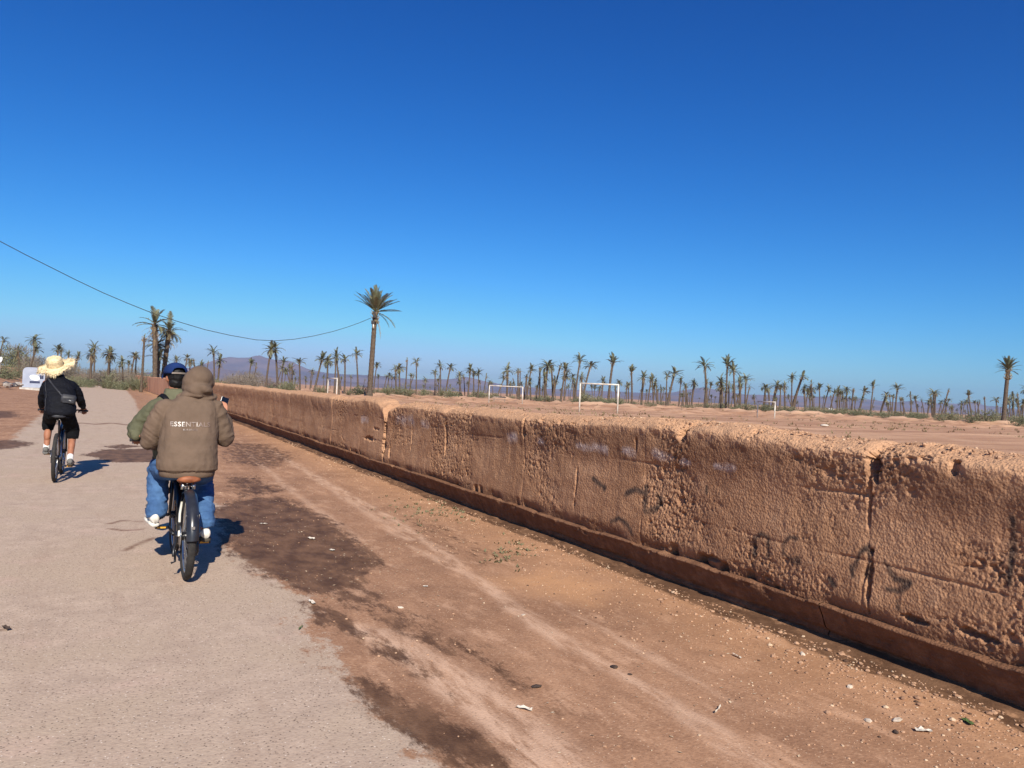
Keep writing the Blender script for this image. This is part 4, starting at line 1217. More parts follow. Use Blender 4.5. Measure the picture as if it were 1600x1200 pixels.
# ------------------------------------------------------------------ bicycles
M_TYRE = simple('tyre_rubber', lin(58, 55, 52), lin(44, 42, 41), scale=30, rough=.85, bump=.4, bscale=120, bdist=.004)
M_BLACK = simple('black_paint', lin(30, 30, 33), lin(22, 22, 25), rough=.35, spec=.5)
M_SILVER = simple('brushed_silver', lin(196, 196, 192), lin(166, 166, 164), rough=.3, metal=.9)
M_IVORY = simple('ivory_frame_paint', lin(226, 222, 206), lin(206, 202, 188), rough=.35, spec=.5)
M_SADDLE = simple('brown_leather', lin(150, 92, 62), lin(120, 70, 46), scale=14, rough=.55, bump=.2)
M_BLKSADDLE = simple('black_saddle', lin(58, 58, 62), lin(40, 40, 44), rough=.5)
M_FENDER = simple('black_fender', lin(44, 46, 52), lin(34, 35, 40), rough=.3, spec=.5)
M_AMBER = simple('amber_reflector', lin(214, 160, 60), lin(190, 130, 40), rough=.3)
M_RED = simple('red_reflector', lin(170, 32, 30), lin(140, 24, 24), rough=.3)
def wheel(parent, c, r, tw, rimm, spoke_n=28, turn=0.0):
    w_ = MB().torus((0, 0, 0), r - tw * .95, .016, 44, 8).build('wheel_rim', rimm, parent)
    w_.location = c
    w_.rotation_euler = (0, 0, turn)
    MB().torus((0, 0, 0), r - tw * .5, tw * .5, 56, 12).build('tyre', M_TYRE, w_)
    s = MB()
    for i in range(spoke_n):
        a = 2 * math.pi * i / spoke_n; b_ = a + (.5 if i % 2 else -.5)
        x = .03 if i % 2 else -.03
        s.tube([(x, .03 * math.cos(b_), .03 * math.sin(b_)), (0, (r - tw) * math.cos(a), (r - tw) * math.sin(a))], .0016, 4, cap=False)
    s.build('spokes', M_SILVER, w_, kind='stuff')
    MB().tube([(-.055, 0, 0), (-.04, 0, 0), (.04, 0, 0), (.055, 0, 0)], [.02, .035, .035, .02], 12).build('hub', M_BLACK, w_)
    return w_
def bicycle(loc, rz, r, tw, wb, frame_m, stay_m, saddle_m, saddle, bar_half, bar_z, bar_y, crank_a, label, electric):
    o = empty('bicycle', loc, rz)
    bb_ = (0, .45, .29)
    wheel(o, (0, 0, r), r, tw, M_SILVER)
    wheel(o, (0, wb, r), r, tw, M_SILVER)
    sx, sy, sz = saddle
    seat_low = (0, bb_[1] - .10, bb_[2] + .40)
    head_lo, head_hi = (0, wb - .14, r + .36), (0, wb - .20, r + .50)
    f = MB()
    f.tube([bb_, seat_low], .021, 10).tube([bb_, head_lo], .028 if electric else .022, 10).tube([seat_low, head_hi], .019, 10).tube([head_lo, head_hi], .026, 10)
    f.build('frame', frame_m, o)
    for s in (-1, 1):
        MB().tube([(s * .015, bb_[1] - .09, bb_[2] + .37), (s * .055, .15, r + .16), (s * .068, 0, r)], [.011, .010, .009], 8).build('seat_stay', stay_m, o)
        MB().tube([(s * .03, bb_[1], bb_[2]), (s * .062, .2, r - .03), (s * .068, 0, r)], [.013, .011, .009], 8).build('chain_stay', frame_m, o)
    fk = MB()
    for s in (-1, 1): fk.tube([(s * .05, wb - .12, r + .33), (s * .055, wb - .02, r + .02), (s * .06, wb, r)], [.016, .014, .011], 8)
    fk.tube([(-.055, wb - .12, r + .33), (.055, wb - .12, r + .33)], .018, 8).build('fork', M_BLACK, o)
    MB().tube([seat_low, (0, sy + .02, sz - .05)], .0155, 10).build('seat_post', M_SILVER if electric else M_BLACK, o)
    # saddle: broad tail, narrow nose
    vs, fs = [], []
    prof = [(-.13, .05), (-.11, .085), (-.05, .08), (.02, .05), (.09, .028), (.14, .018), (.155, .006)]
    nn = 12
    for y, hw in prof:
        for k in range(nn):
            a = 2 * math.pi * k / nn
            zz_ = .032 * math.sin(a) if math.sin(a) > 0 else .022 * math.sin(a)
            vs.append((hw * 1.12 * math.cos(a), y, zz_ + (.014 if y < -.08 else 0)))
    for i in range(len(prof) - 1):
        for k in range(nn): fs.append((i * nn + k, i * nn + (k + 1) % nn, (i + 1) * nn + (k + 1) % nn, (i + 1) * nn + k))
    fs += [tuple(range(nn - 1, -1, -1)), tuple(range((len(prof) - 1) * nn, len(prof) * nn))]
    sd_ = MB().add(vs, fs).build('saddle', saddle_m, o); sd_.location = saddle
    MB().tube([(-.025, -.08, -.045), (-.02, .06, -.05), (0, .12, -.02)], .005, 6).tube([(.025, -.08, -.045), (.02, .06, -.05), (0, .12, -.02)], .005, 6).build('saddle_rail', M_SILVER, sd_)
    if electric:
        for s in (-.045, .045): MB().tube([(s, -.07, -.07), (s * .9, -.07, -.02)], .014, 8).build('saddle_spring', M_SILVER, sd_)
    # handlebar
    hb = MB().tube([(-bar_half, bar_y - .06, bar_z), (-bar_half * .55, bar_y - .01, bar_z + .01), (-.10, bar_y + .05, bar_z - .04), (.10, bar_y + .05, bar_z - .04), (bar_half * .55, bar_y - .01, bar_z + .01), (bar_half, bar_y - .06, bar_z)], .012, 8).build('handlebar', M_BLACK, o)
    for s in (-1, 1):
        MB().tube([(s * (bar_half - .12), bar_y - .045, bar_z + .002), (s * bar_half * 1.01, bar_y - .062, bar_z)], .017, 10).build('grip', M_BLKSADDLE, hb)
        MB().tube([(s * (bar_half - .14), bar_y - .02, bar_z - .01), (s * (bar_half - .12), bar_y + .05, bar_z - .03), (s * (bar_half - .02), bar_y + .04, bar_z - .04)], .006, 6).build('brake_lever', M_SILVER, hb)
    MB().tube([head_hi, (0, wb - .23, bar_z - .10), (0, bar_y + .05, bar_z - .04)], .017, 10).build('stem', M_BLACK, o)
    # cranks and pedals
    ca, sa = math.cos(crank_a), math.sin(crank_a)
    for s, k in ((-1, 1), (1, -1)):
        e = (s * .10, bb_[1] + k * .17 * ca, bb_[2] + k * .17 * sa)
        cr = MB().tube([(s * .07, bb_[1], bb_[2]), e], [.016, .012], 8).build('crank', M_SILVER if not electric else M_BLACK, o)
        MB().box((e[0] + s * .06, e[1], e[2]), (.10, .085, .022)).build('pedal', M_BLACK, cr, smooth=False)
        MB().box((e[0] + s * .06, e[1] - .045, e[2]), (.07, .006, .014)).build('pedal_reflector', M_AMBER, cr, smooth=False)
    MB().torus((.075, bb_[1], bb_[2]), .088, .007, 36, 6).tube([(.06, bb_[1], bb_[2]), (.09, bb_[1], bb_[2])], .04, 14).build('chainring', M_SILVER, o)
    MB().tube([(.07, bb_[1], bb_[2] + .09), (.06, 0, r + .04)], .004, 4).tube([(.07, bb_[1], bb_[2] - .09), (.06, 0, r - .04)], .004, 4).build('chain', M_BLACK, o)
    MB().tube([(.05, 0, r), (.062, 0, r)], [.05, .028], 14).build('cassette', M_SILVER, o)
    MB().tube([(.075, .0, r - .03), (.08, -.005, r - .13), (.075, .05, r - .17)], .011, 6).build('derailleur', M_BLACK, o)
    MB().tube([(-.062, 0, r), (-.058, 0, r)], .085, 22).build('brake_disc', M_SILVER, o)
    MB().box((-.07, .055, r + .07), (.03, .05, .07)).build('brake_caliper', M_BLACK, o, smooth=False)
    if electric:
        # mudguards over both wheels, motor, battery, side stand, rear light
        for cy, a0, a1 in ((0, 38, 176), (wb, 25, 150)):
            vs, fs = [], []
            nu, nv = 34, 9
            for i in range(nu + 1):
                a = R(a0 + (a1 - a0) * i / nu)
                for k in range(nv):
                    q = -1 + 2 * k / (nv - 1)
                    rr_ = r + .028 - .03 * abs(q) ** 2.4
                    vs.append((q * .047, cy + rr_ * math.cos(a), r + rr_ * math.sin(a)))
            for i in range(nu):
                for k in range(nv - 1): fs.append((i * nv + k, i * nv + k + 1, (i + 1) * nv + k + 1, (i + 1) * nv + k))
            MB().add(vs, fs).build('mudguard', M_FENDER, o)
        MB().box((0, -.372, r + .13), (.022, .012, .022)).build('rear_reflector', M_SILVER, o, smooth=False)
        for s in (-1, 1): MB().tube([(s * .06, 0, r), (s * .048, -.30, r + .22)], .004, 5).build('mudguard_stay', M_SILVER, o)
        MB().tube([(-.065, bb_[1], bb_[2]), (.065, bb_[1], bb_[2])], .085, 18).build('motor', M_BLACK, o)
        MB().tube([(0, .50, .38), (0, .84, .66)], .042, 10).build('battery', M_BLACK, o)
        MB().tube([(-.075, .05, r - .02), (-.10, .03, .24), (-.105, -.02, .20)], .011, 8).tube([(-.085, .05, r - .02), (-.085, .04, .14), (-.115, .04, .13)], .009, 6).build('side_stand', M_BLACK, o)
        # pad on the top tube that carries the front rider, pegs for the feet
        MB().box((0, .78, .83), (.17, .30, .06), taper=.85).tube([(0, .72, .80), (0, .68, .68)], .02, 8).tube([(0, .86, .80), (0, .84, .74)], .02, 8).build('front_pad', M_SADDLE, o)
        for s in (-1, 1): MB().tube([(s * .06, wb, r), (s * .20, wb - .0, r)], .016, 10).build('foot_peg', M_SILVER, o)
    tag(o, label, 'bicycle')
    return o
g1, g2 = G(290, 905), G(85, 753)
B1, RZ1 = (g1[0], g1[1], ground_z(g1[0], g1[1])), R(1.0)
B2, RZ2 = (g2[0], g2[1], ground_z(g2[0], g2[1])), R(-1.5)
bicycle(B1, RZ1, .355, .062, 1.12, M_BLACK, M_IVORY, M_SADDLE, (0, .22, .79), .43, 1.08, .93, R(14), 'bicycle with black mudguards, ivory stays and brown saddle carrying two riders', True)
bicycle(B2, RZ2, .37, .055, 1.12, M_BLACK, M_SILVER, M_BLKSADDLE, (0, .24, .97), .35, 1.05, .93, R(28), 'black bicycle with thick tyres under the straw hat rider', False)

# ------------------------------------------------------------------ people
def cloth_mat(name, c1, c2, weave=220, rough=.9, scale=5, bump=.25):
    t = NT(name)
    n = t.noise(scale, 5, .6)
    col = t.mix(t.map(n, .3, .7), c1, c2)
    nr = t.bump(t.noise(scale * 3, 4, .6), .35, .02)
    nr = t.bump(t.noise(weave, 2), bump, .003, nr)
    return t.done(col, rough, nr, spec=.15)
M_HOODIE = cloth_mat('brown_fleece', lin(108, 90, 76), lin(96, 80, 67))
M_DENIM = cloth_mat('blue_denim', lin(74, 106, 146), lin(56, 84, 122), scale=9)
M_OLIVE = cloth_mat('olive_jacket', lin(96, 95, 74), lin(78, 78, 60), rough=.7)
M_BLKCLOTH = cloth_mat('black_jacket', lin(17, 18, 25), lin(12, 13, 19), rough=.75)
M_SHORTS = cloth_mat('black_shorts', lin(16, 16, 19), lin(11, 11, 13))
M_SKIN = simple('skin', lin(186, 132, 104), lin(172, 118, 92), scale=9, rough=.6, spec=.3)
M_SKIN2 = simple('skin_tan', lin(160, 108, 82), lin(146, 96, 72), scale=9, rough=.6, spec=.3)
M_HAIR = simple('black_hair', lin(26, 23, 22), lin(18, 16, 16), scale=60, rough=.6)
M_CAP = cloth_mat('navy_cap', lin(28, 50, 98), lin(22, 40, 82))
M_SHOEW = simple('white_shoe', lin(226, 222, 212), lin(196, 190, 178), scale=18, rough=.7, bump=.3)
M_SHOEG = simple('grey_shoe', lin(120, 118, 114), lin(92, 90, 88), scale=18, rough=.8, bump=.3)
M_SOLE = simple('dark_sole', lin(70, 64, 56), lin(52, 48, 44), rough=.8)
M_SOCK = simple('white_sock', lin(228, 226, 222), lin(208, 206, 202), scale=30, rough=.9)
M_EYE = simple('eye', lin(40, 30, 26), lin(30, 24, 22), rough=.2)
M_PHONE = simple('black_phone', lin(20, 22, 30), lin(16, 18, 24), rough=.15, spec=.5)
M_STRAW = NT('straw')
_t = M_STRAW
_c = _t.mix(_t.map(_t.noise(30, 4, .6), .3, .7), lin(226, 208, 170), lin(196, 174, 134))
M_STRAW = _t.done(_c, .8, _t.bump(_t.noise(60, 3, .6, co=_t.stretch(1, 1, 6)), .5, .01), spec=.2)

def remeshed(mb, voxel, smooth=4, folds=None, cut=None):
    """join overlapping closed shells into one continuous surface"""
    me = mb.mesh('tmp')
    o = bpy.data.objects.new('tmp', me); COL.objects.link(o)
    md = o.modifiers.new('r', 'REMESH'); md.mode = 'VOXEL'; md.voxel_size = voxel; md.use_smooth_shade = True
    if smooth:
        sm = o.modifiers.new('s', 'SMOOTH'); sm.factor = .5; sm.iterations = smooth
    dg = bpy.context.evaluated_depsgraph_get(); dg.update()
    out = bpy.data.meshes.new_from_object(o.evaluated_get(dg))
    bpy.data.objects.remove(o); bpy.data.meshes.remove(me)
    n = len(out.vertices)
    if folds is not None and n:
        co = np.empty(n * 3, np.float32); out.vertices.foreach_get('co', co); co = co.reshape(-1, 3).astype(float)
        no = np.empty(n * 3, np.float32); out.vertices.foreach_get('normal', no); no = no.reshape(-1, 3)
        co = co + no * folds(co[:, 0], co[:, 1], co[:, 2])[:, None]
        out.vertices.foreach_set('co', co.astype(np.float32).ravel()); out.update()
    if cut is not None:
        import bmesh
        bm = bmesh.new(); bm.from_mesh(out)
        bmesh.ops.delete(bm, geom=[v for v in bm.verts if cut(v.co)], context='VERTS')
        bm.to_mesh(out); bm.free()
    out.polygons.foreach_set('use_smooth', [True] * len(out.polygons))
    return out
def ridged(x, y, z, seed): return 1 - np.abs(fbm(x, y, z, oct=3, seed=seed)) * 2.2
def folds_of(amp, fx, fy, fz, seed, fine=.3):
    def f(x, y, z):
        a = ridged(x * fx + .8 * fbm(x * 4, y * 4, z * 4, 2, seed), y * fy, z * fz, seed) * amp
        return a - amp * .4 + amp * fine * fbm(x * 40, y * 40, z * 40, 2, seed + 3)
    return f
def hand(m, wrist, fwd, palm_n, side, curl, spread=.018, scale=1.0):
    """palm and five fingers; fwd: along the fingers, palm_n: out of the palm, side: towards the thumb"""
    fwd, palm_n, side = Vector(fwd).normalized(), Vector(palm_n).normalized(), Vector(side).normalized()
    w_ = Vector(wrist); s = scale
    for k in range(4):
        q = side * (.030 - k * .020) * s
        m.capsule(w_ + q * .55, .016 * s, w_ + fwd * .078 * s + q, .0125 * s, 10)
        p = w_ + fwd * .085 * s + q
        d = fwd.copy()
        for L, c in zip((.040, .026, .020), curl):
            L *= (.95, 1.05, 1.0, .8)[k] * s
            ax = palm_n.cross(fwd)
            d = (Matrix.Rotation(c, 3, ax) @ d) if False else (d * math.cos(c) + (palm_n - d * palm_n.dot(d)).normalized() * math.sin(c))
            d.normalize()
            e = p + d * L
            m.capsule(p, .0092 * s, e, .0082 * s, 8)
            p = e
    p = w_ + fwd * .02 * s + side * .03 * s
    for L, a in ((.04, .5), (.032, .9), (.024, 1.2)):
        d = (fwd * math.cos(a) * .8 + side * (.75 - a * .3) + palm_n * a * .7).normalized()
        e = p + d * L * s
        m.capsule(p, .0115 * s, e, .0095 * s, 8); p = e
def head_shapes(m, c, face, up=Vector((0, 0, 1)), s=1.0):
    """skull, jaw, nose, ears; face: viewing direction"""
    c, face = Vector(c), Vector(face).normalized()
    r_ = face.cross(up).normalized(); u_ = r_.cross(face)
    rot = Matrix((r_, face, u_)).transposed()
    m.ell(c, (.074 * s, .094 * s, .105 * s), rot=rot)
    m.ell(c + face * .02 * s - u_ * .05 * s, (.058 * s, .068 * s, .075 * s), rot=rot)
    m.ell(c + face * .050 * s - u_ * .095 * s, (.030 * s, .028 * s, .026 * s), rot=rot)
    m.capsule(c + face * .088 * s + u_ * .01 * s, .010 * s, c + face * .105 * s - u_ * .028 * s, .014 * s, 8)
    m.ell(c + face * .080 * s - u_ * .062 * s, (.022 * s, .012 * s, .010 * s), rot=rot)
    for q in (-1, 1): m.ell(c + r_ * q * .076 * s - face * .004 * s - u_ * .01 * s, (.011 * s, .020 * s, .031 * s), rot=rot)
    return r_, face, u_
def eyes(parent, c, fr, s=1.0):
    r_, f_, u_ = fr
    for q in (-1, 1): MB().ell(Vector(c) + f_ * .086 * s + r_ * q * .031 * s + u_ * .012 * s, (.011 * s, .008 * s, .008 * s)).build('eye', M_EYE, parent)
def shoe(parent, heel, toe, up_h, mt, sole_m, w_=.047):
    """sneaker from heel to toe with a thick sole"""
    h, t_ = Vector(heel), Vector(toe)
    d = (t_ - h).normalized(); side = d.cross(Vector((0, 0, 1))).normalized(); up = side.cross(d)
    L = (t_ - h).length
    def ring(m, prof, zfun0, zfun1):
        n = 16; vs, fs = [], []
        for u, hw in prof:
            c = h + d * u * L
            for k in range(n):
                a = 2 * math.pi * k / n
                cs, sn = math.cos(a), math.sin(a)
                zz_ = zfun0(u) + (zfun1(u) - zfun0(u)) * (sn * .5 + .5)
                vs.append(c + side * hw * math.copysign(abs(cs) ** .75, cs) + up * zz_)
        for i in range(len(prof) - 1):
            for k in range(n): fs.append((i * n + k, i * n + (k + 1) % n, (i + 1) * n + (k + 1) % n, (i + 1) * n + k))
        fs += [tuple(range(n - 1, -1, -1)), tuple(range((len(prof) - 1) * n, len(prof) * n))]
        return m.add(vs, fs)
    prof = [(0, w_ * .45), (.04, w_ * .7), (.15, w_ * .82), (.35, w_ * .85), (.6, w_ * 1.0), (.8, w_ * .98), (.93, w_ * .7), (1, w_ * .25)]
    o = ring(MB(), prof, lambda u: .026, lambda u: .026 + up_h * (1.0 if u < .3 else max(1 - (u - .3) * 1.0, .34))).build('shoe', mt, parent)
    ring(MB(), [(a, b * 1.1) for a, b in prof], lambda u: -.004 + .02 * max(u - .8, 0), lambda u: .032).build('shoe_sole', sole_m, o)
    MB().tube([h + d * L * .42 + up * (up_h * .93) + side * w_ * .5, h + d * L * .40 + up * (up_h + .03), h + d * L * .42 + up * (up_h * .93) - side * w_ * .5], .005, 5).build('shoe_lace', M_SOCK, o)
    return o

# --- rider in the brown hoodie (local frame of the first bicycle)
def person(loc, rz, body_mb, skin, label):
    me = remeshed(body_mb, .0072, 3)
    o = link('person', me, skin)
    o.location = loc; o.rotation_euler = (0, 0, rz)
    return tag(o, label, 'person')
b = MB()
hc = (.075, .475, 1.605)
fr1 = head_shapes(b, hc, (.05, 1, -.08))
b.limb([(.06, .45, 1.50), (.075, .465, 1.56)], [.055, .055])
b.loft([(0, .31, .84, .15, .12), (0, .32, .95, .165, .13), (.01, .35, 1.10, .14, .11), (.02, .40, 1.30, .165, .115), (.03, .43, 1.42, .15, .09), (.045, .45, 1.49, .06, .06)])
LW, RW = (-.23, .80, 1.06), (.315, .60, 1.335)
b.limb([(-.16, .42, 1.41), (-.285, .50, 1.12), LW], [.052, .042, .028])
b.limb([(.20, .42, 1.41), (.305, .44, 1.15), RW], [.052, .042, .028])
b.limb([(-.09, .33, .90), (-.19, .76, .84), (-.20, .57, .46)], [.085, .06, .042])
b.limb([(.09, .33, .90), (.17, .70, .74), (.165, .30, .40)], [.085, .06, .042])
b.limb([(-.20, .57, .46), (-.215, .70, .40)], [.042, .032]); b.limb([(.165, .30, .40), (.18, .42, .30)], [.042, .032])
hand(b, LW, (.15, 1, -.1), (1, -.1, 0), (0, .1, 1), (.5, .6, .5))
hand(b, RW, (-.05, .25, 1), (-.15, 1, -.2), (-1, -.1, .1), (.5, .7, .6))
p1 = person(B1, RZ1, b, M_SKIN, 'rider with hood up in a brown hoodie and jeans, seen from behind')
eyes(p1, hc, fr1)
h = MB()
h.loft([(0, .305, .835, .205, .16), (0, .30, .865, .230, .185), (0, .305, .93, .238, .195), (.0, .32, 1.03, .236, .19), (.005, .35, 1.15, .23, .18), (.015, .385, 1.27, .232, .165), (.02, .41, 1.37, .225, .148), (.03, .43, 1.44, .205, .13), (.045, .44, 1.49, .12, .11), (.055, .45, 1.54, .09, .09)])
h.limb([(-.185, .42, 1.385), (-.235, .44, 1.27), (-.285, .50, 1.11), (-.25, .68, 1.075), (-.23, .765, 1.065)], [.086, .088, .082, .070, .050])
h.limb([(.215, .42, 1.385), (.26, .43, 1.28), (.305, .44, 1.15), (.315, .52, 1.24), (.315, .575, 1.30)], [.086, .088, .084, .070, .052])
h.ell((.074, .47, 1.605), (.136, .150, .148)); h.ell((.06, .425, 1.495), (.168, .125, .05)); h.ell((.080, .44, 1.665), (.108, .13, .098), rot=Matrix.Rotation(R(18), 3, 'X')); h.ell((.078, .385, 1.56), (.108, .10, .07))
def hood_folds(x, y, z):
    base = folds_of(.006, 4, 4, 5, 401)(x, y, z)
    arm = sstep(.19, .26, np.abs(x)) * .012 * ridged(x * 5 + z * 6, y * 6, z * 11 - np.abs(x) * 9, 413)
    seam = -.003 * np.exp(-((np.abs(x - .01) - .205 - .03 * (1.4 - z)) / .006) ** 2) * sstep(1.05, 1.15, z) * (z < 1.45)
    low = sstep(1.02, .90, z) * .010 * ridged(x * 7, y * 7, z * 3, 405)
    drape = .011 * fbm(x * 8 + z * 3, y * 5, z * 1.6, 3, 409) * sstep(1.45, 1.3, z) 
    rib = np.where((z < .875), -.012 + .003 * np.sin(np.arctan2(y - .305, x) * 90), 0)
    neck = -.02 * np.exp(-((z - 1.475 - .25 * np.abs(x - .06)) / .018) ** 2) * (y < .42)
    swirl = .011 * np.sin((x - .06) * 30 + z * 52 + 2 * fbm(x * 9, y * 9, z * 9, 2, 417)) * sstep(1.66, 1.56, z) * sstep(1.47, 1.52, z) * (.35 + .65 * sstep(.0, .1, x - .02))
    return base + low + drape + rib + neck + swirl + arm + seam
hm = remeshed(h, .009, 5, hood_folds, cut=lambda v: v.z > 1.50 and v.y > .565 and abs(v.x - .075) < .085)
hoodie = link('hoodie', hm, M_HOODIE, p1)
rb = []
for i, (z_, k_) in enumerate(((.815, .93), (.825, .97), (.85, .985), (.872, .97), (.878, .93))):
    for a in range(120):
        w_ = 2 * math.pi * a / 120
        rr_ = k_ * (1 + (.006 if a % 2 else -.006))
        rb.append((.226 * rr_ * math.copysign(abs(math.cos(w_)) ** .87, math.cos(w_)), .303 + .180 * rr_ * math.copysign(abs(math.sin(w_)) ** .87, math.sin(w_)), z_))
MB().add(rb, [(i * 120 + a, i * 120 + (a + 1) % 120, (i + 1) * 120 + (a + 1) % 120, (i + 1) * 120 + a) for i in range(4) for a in range(120)]).build('hem_band', M_HOODIE, hoodie)
MB().tube([(-.236, .745, 1.066), (-.233, .775, 1.063), (-.231, .80, 1.061)], [.045, .047, .043], 18).build('cuff', M_HOODIE, hoodie)
MB().tube([(.316, .57, 1.295), (.316, .582, 1.315), (.315, .594, 1.332)], [.047, .048, .044], 18).build('cuff', M_HOODIE, hoodie)
bvh = BVHTree.FromPolygons([v.co.copy() for v in hm.vertices], [tuple(p.vertices) for p in hm.polygons])
def print_text(txt, size, cx_, z_, width, mat_, name):
    """flat print laid on the cloth of the back, letter by letter"""
    cu = bpy.data.curves.new('t', 'FONT'); cu.body = txt; cu.size = size; cu.align_x = 'CENTER'; cu.space_character = 1.12; cu.resolution_u = 3; cu.offset = size * .018
    to = bpy.data.objects.new('t', cu); COL.objects.link(to)
    dg = bpy.context.evaluated_depsgraph_get(); dg.update()
    me = bpy.data.meshes.new_from_object(to.evaluated_get(dg))
    bpy.data.objects.remove(to)
    xs = [v.co.x for v in me.vertices]
    k = width / (max(xs) - min(xs))
    for v in me.vertices:
        x, z = cx_ + v.co.x * k, z_ + v.co.y
        hit = bvh.ray_cast(Vector((x, -.6, z)), Vector((0, 1, 0)))
        y = hit[0].y - .006 if hit[0] is not None else .2
        v.co = (x, y, z)
    me.materials.append(mat_)
    return link(name, me, None, hoodie)
def print_mat():
    t = NT('silver_print')
    n = t.noise(11, 2, .5)
    col = t.mix(t.map(n, .50, .64), lin(118, 99, 88), lin(188, 180, 172))
    return t.done(col, .45, None, .0, .5)
M_PRINT = print_mat()
print_text('ESSENTIALS', .054, .0, 1.245, .315, M_PRINT, 'back_print')
print_text('FEAR OF GOD', .019, .0, 1.212, .11, M_PRINT, 'back_print')
def jeans(parent, hip, knee, ankle, rads, mt, seed, name='jeans_leg'):
    m = MB().limb([hip, knee, ankle], rads)
    return m
j = MB()
j.loft([(0, .32, .80, .14, .13), (0, .31, .86, .19, .16), (0, .31, .93, .19, .155), (0, .33, 1.0, .17, .13)])
j.limb([(-.10, .34, .89), (-.15, .56, .86), (-.195, .76, .83), (-.20, .68, .66), (-.205, .575, .47)], [.115, .105, .092, .088, .084])
j.limb([(.10, .34, .89), (.14, .54, .82), (.17, .70, .74), (.17, .52, .59), (.165, .31, .42)], [.115, .105, .092, .086, .082])
jm = remeshed(j, .010, 4, folds_of(.016, 4, 6, 15, 421), cut=lambda v: (v - Vector((-.207, .56, .435))).length < .072 and v.z < .425 or (v - Vector((.163, .29, .375))).length < .07 and v.z < .372)
link('jeans', jm, M_DENIM, p1)
shoe(p1, (-.215, .50, .352), (-.255, .78, .385), .085, M_SHOEW, M_SHOEW)
shoe(p1, (.165, .19, .262), (.185, .46, .235), .085, M_SHOEW, M_SOLE)
ph = MB().box((0, 0, 0), (.072, .010, .15)).build('phone', M_PHONE, None, smooth=False)
ph.location = Matrix.Rotation(RZ1, 3, 'Z') @ Vector((.318, .675, 1.425)) + Vector(B1); ph.rotation_euler = (R(-14), R(18), RZ1 + R(10))
md = ph.modifiers.new('b', 'BEVEL'); md.width = .004; md.segments = 2
tag(ph, 'black phone held up in the hooded rider right hand', 'phone')

# --- rider in the olive jacket and blue cap, in front on the same bicycle
b = MB()
hc2 = (-.075, .99, 1.655)
fr2 = head_shapes(b, hc2, (-.22, 1, -.05))
b.limb([(-.07, .95, 1.49), (-.075, .975, 1.58)], [.058, .056])
b.loft([(-.01, .79, .86, .15, .12), (-.02, .80, .98, .16, .125), (-.03, .83, 1.12, .14, .11), (-.05, .89, 1.32, .165, .115), (-.06, .93, 1.44, .15, .09), (-.07, .95, 1.51, .06, .06)])
LW2, RW2 = (-.375, .86 + .02, 1.115), (.36, .86, 1.10)
b.limb([(-.24, .92, 1.40), (-.41, .93, 1.19), (-.38, .81, 1.12)], [.05, .04, .028])
b.limb([(.13, .92, 1.40), (.32, .86, 1.18), (.35, .80, 1.12)], [.05, .04, .028])
b.limb([(-.10, .84, .92), (-.15, 1.16, .88), (-.20, 1.10, .46)], [.085, .06, .042])
b.limb([(.08, .84, .92), (.18, 1.16, .88), (.19, 1.10, .46)], [.085, .06, .042])
b.limb([(-.20, 1.10, .46), (-.205, 1.22, .41)], [.042, .032]); b.limb([(.19, 1.10, .46), (.195, 1.22, .41)], [.042, .032])
hand(b, (-.38, .80, 1.12), (0, 1, -.1), (0, -.1, -1), (1, 0, 0), (.8, 1.0, .9)); hand(b, (.35, .80, 1.12), (0, 1, -.1), (0, -.1, -1), (-1, 0, 0), (.8, 1.0, .9))
p2 = person(B1, RZ1, b, M_SKIN2, 'front rider in an olive jacket and blue cap, half hidden behind the hooded rider')
eyes(p2, hc2, fr2)
jk = MB()
jk.loft([(-.01, .79, .86, .20, .16), (-.015, .79, .95, .225, .175), (-.03, .83, 1.10, .225, .17), (-.045, .87, 1.25, .235, .165), (-.055, .90, 1.36, .245, .15), (-.065, .92, 1.44, .20, .125), (-.07, .94, 1.50, .10, .095), (-.075, .955, 1.545, .082, .082)])
jk.limb([(-.215, .91, 1.375), (-.29, .92, 1.29), (-.375, .935, 1.18), (-.39, .88, 1.14), (-.385, .83, 1.12)], [.088, .086, .078, .066, .044])
jk.limb([(.12, .91, 1.375), (.20, .90, 1.30), (.30, .87, 1.19), (.335, .83, 1.14), (.345, .81, 1.125)], [.088, .086, .078, .066, .044])
link('jacket', remeshed(jk, .009, 5, folds_of(.016, 5, 7, 9, 431)), M_OLIVE, p2)
j = MB()
j.loft([(-.01, .80, .84, .15, .13), (-.01, .80, .90, .18, .15), (-.015, .81, 1.0, .17, .13)])
j.limb([(-.10, .84, .93), (-.14, 1.16, .88), (-.18, 1.10, .48)], [.105, .085, .07]); j.limb([(.08, .84, .93), (.18, 1.16, .88), (.19, 1.10, .48)], [.11, .09, .078])
link('trousers', remeshed(j, .012, 4, folds_of(.010, 4, 6, 12, 437)), M_SHORTS, p2)
shoe(p2, (-.20, 1.03, .365), (-.215, 1.31, .385), .085, M_SHOEG, M_SOLE); shoe(p2, (.19, 1.03, .365), (.205, 1.31, .385), .085, M_SHOEG, M_SOLE)
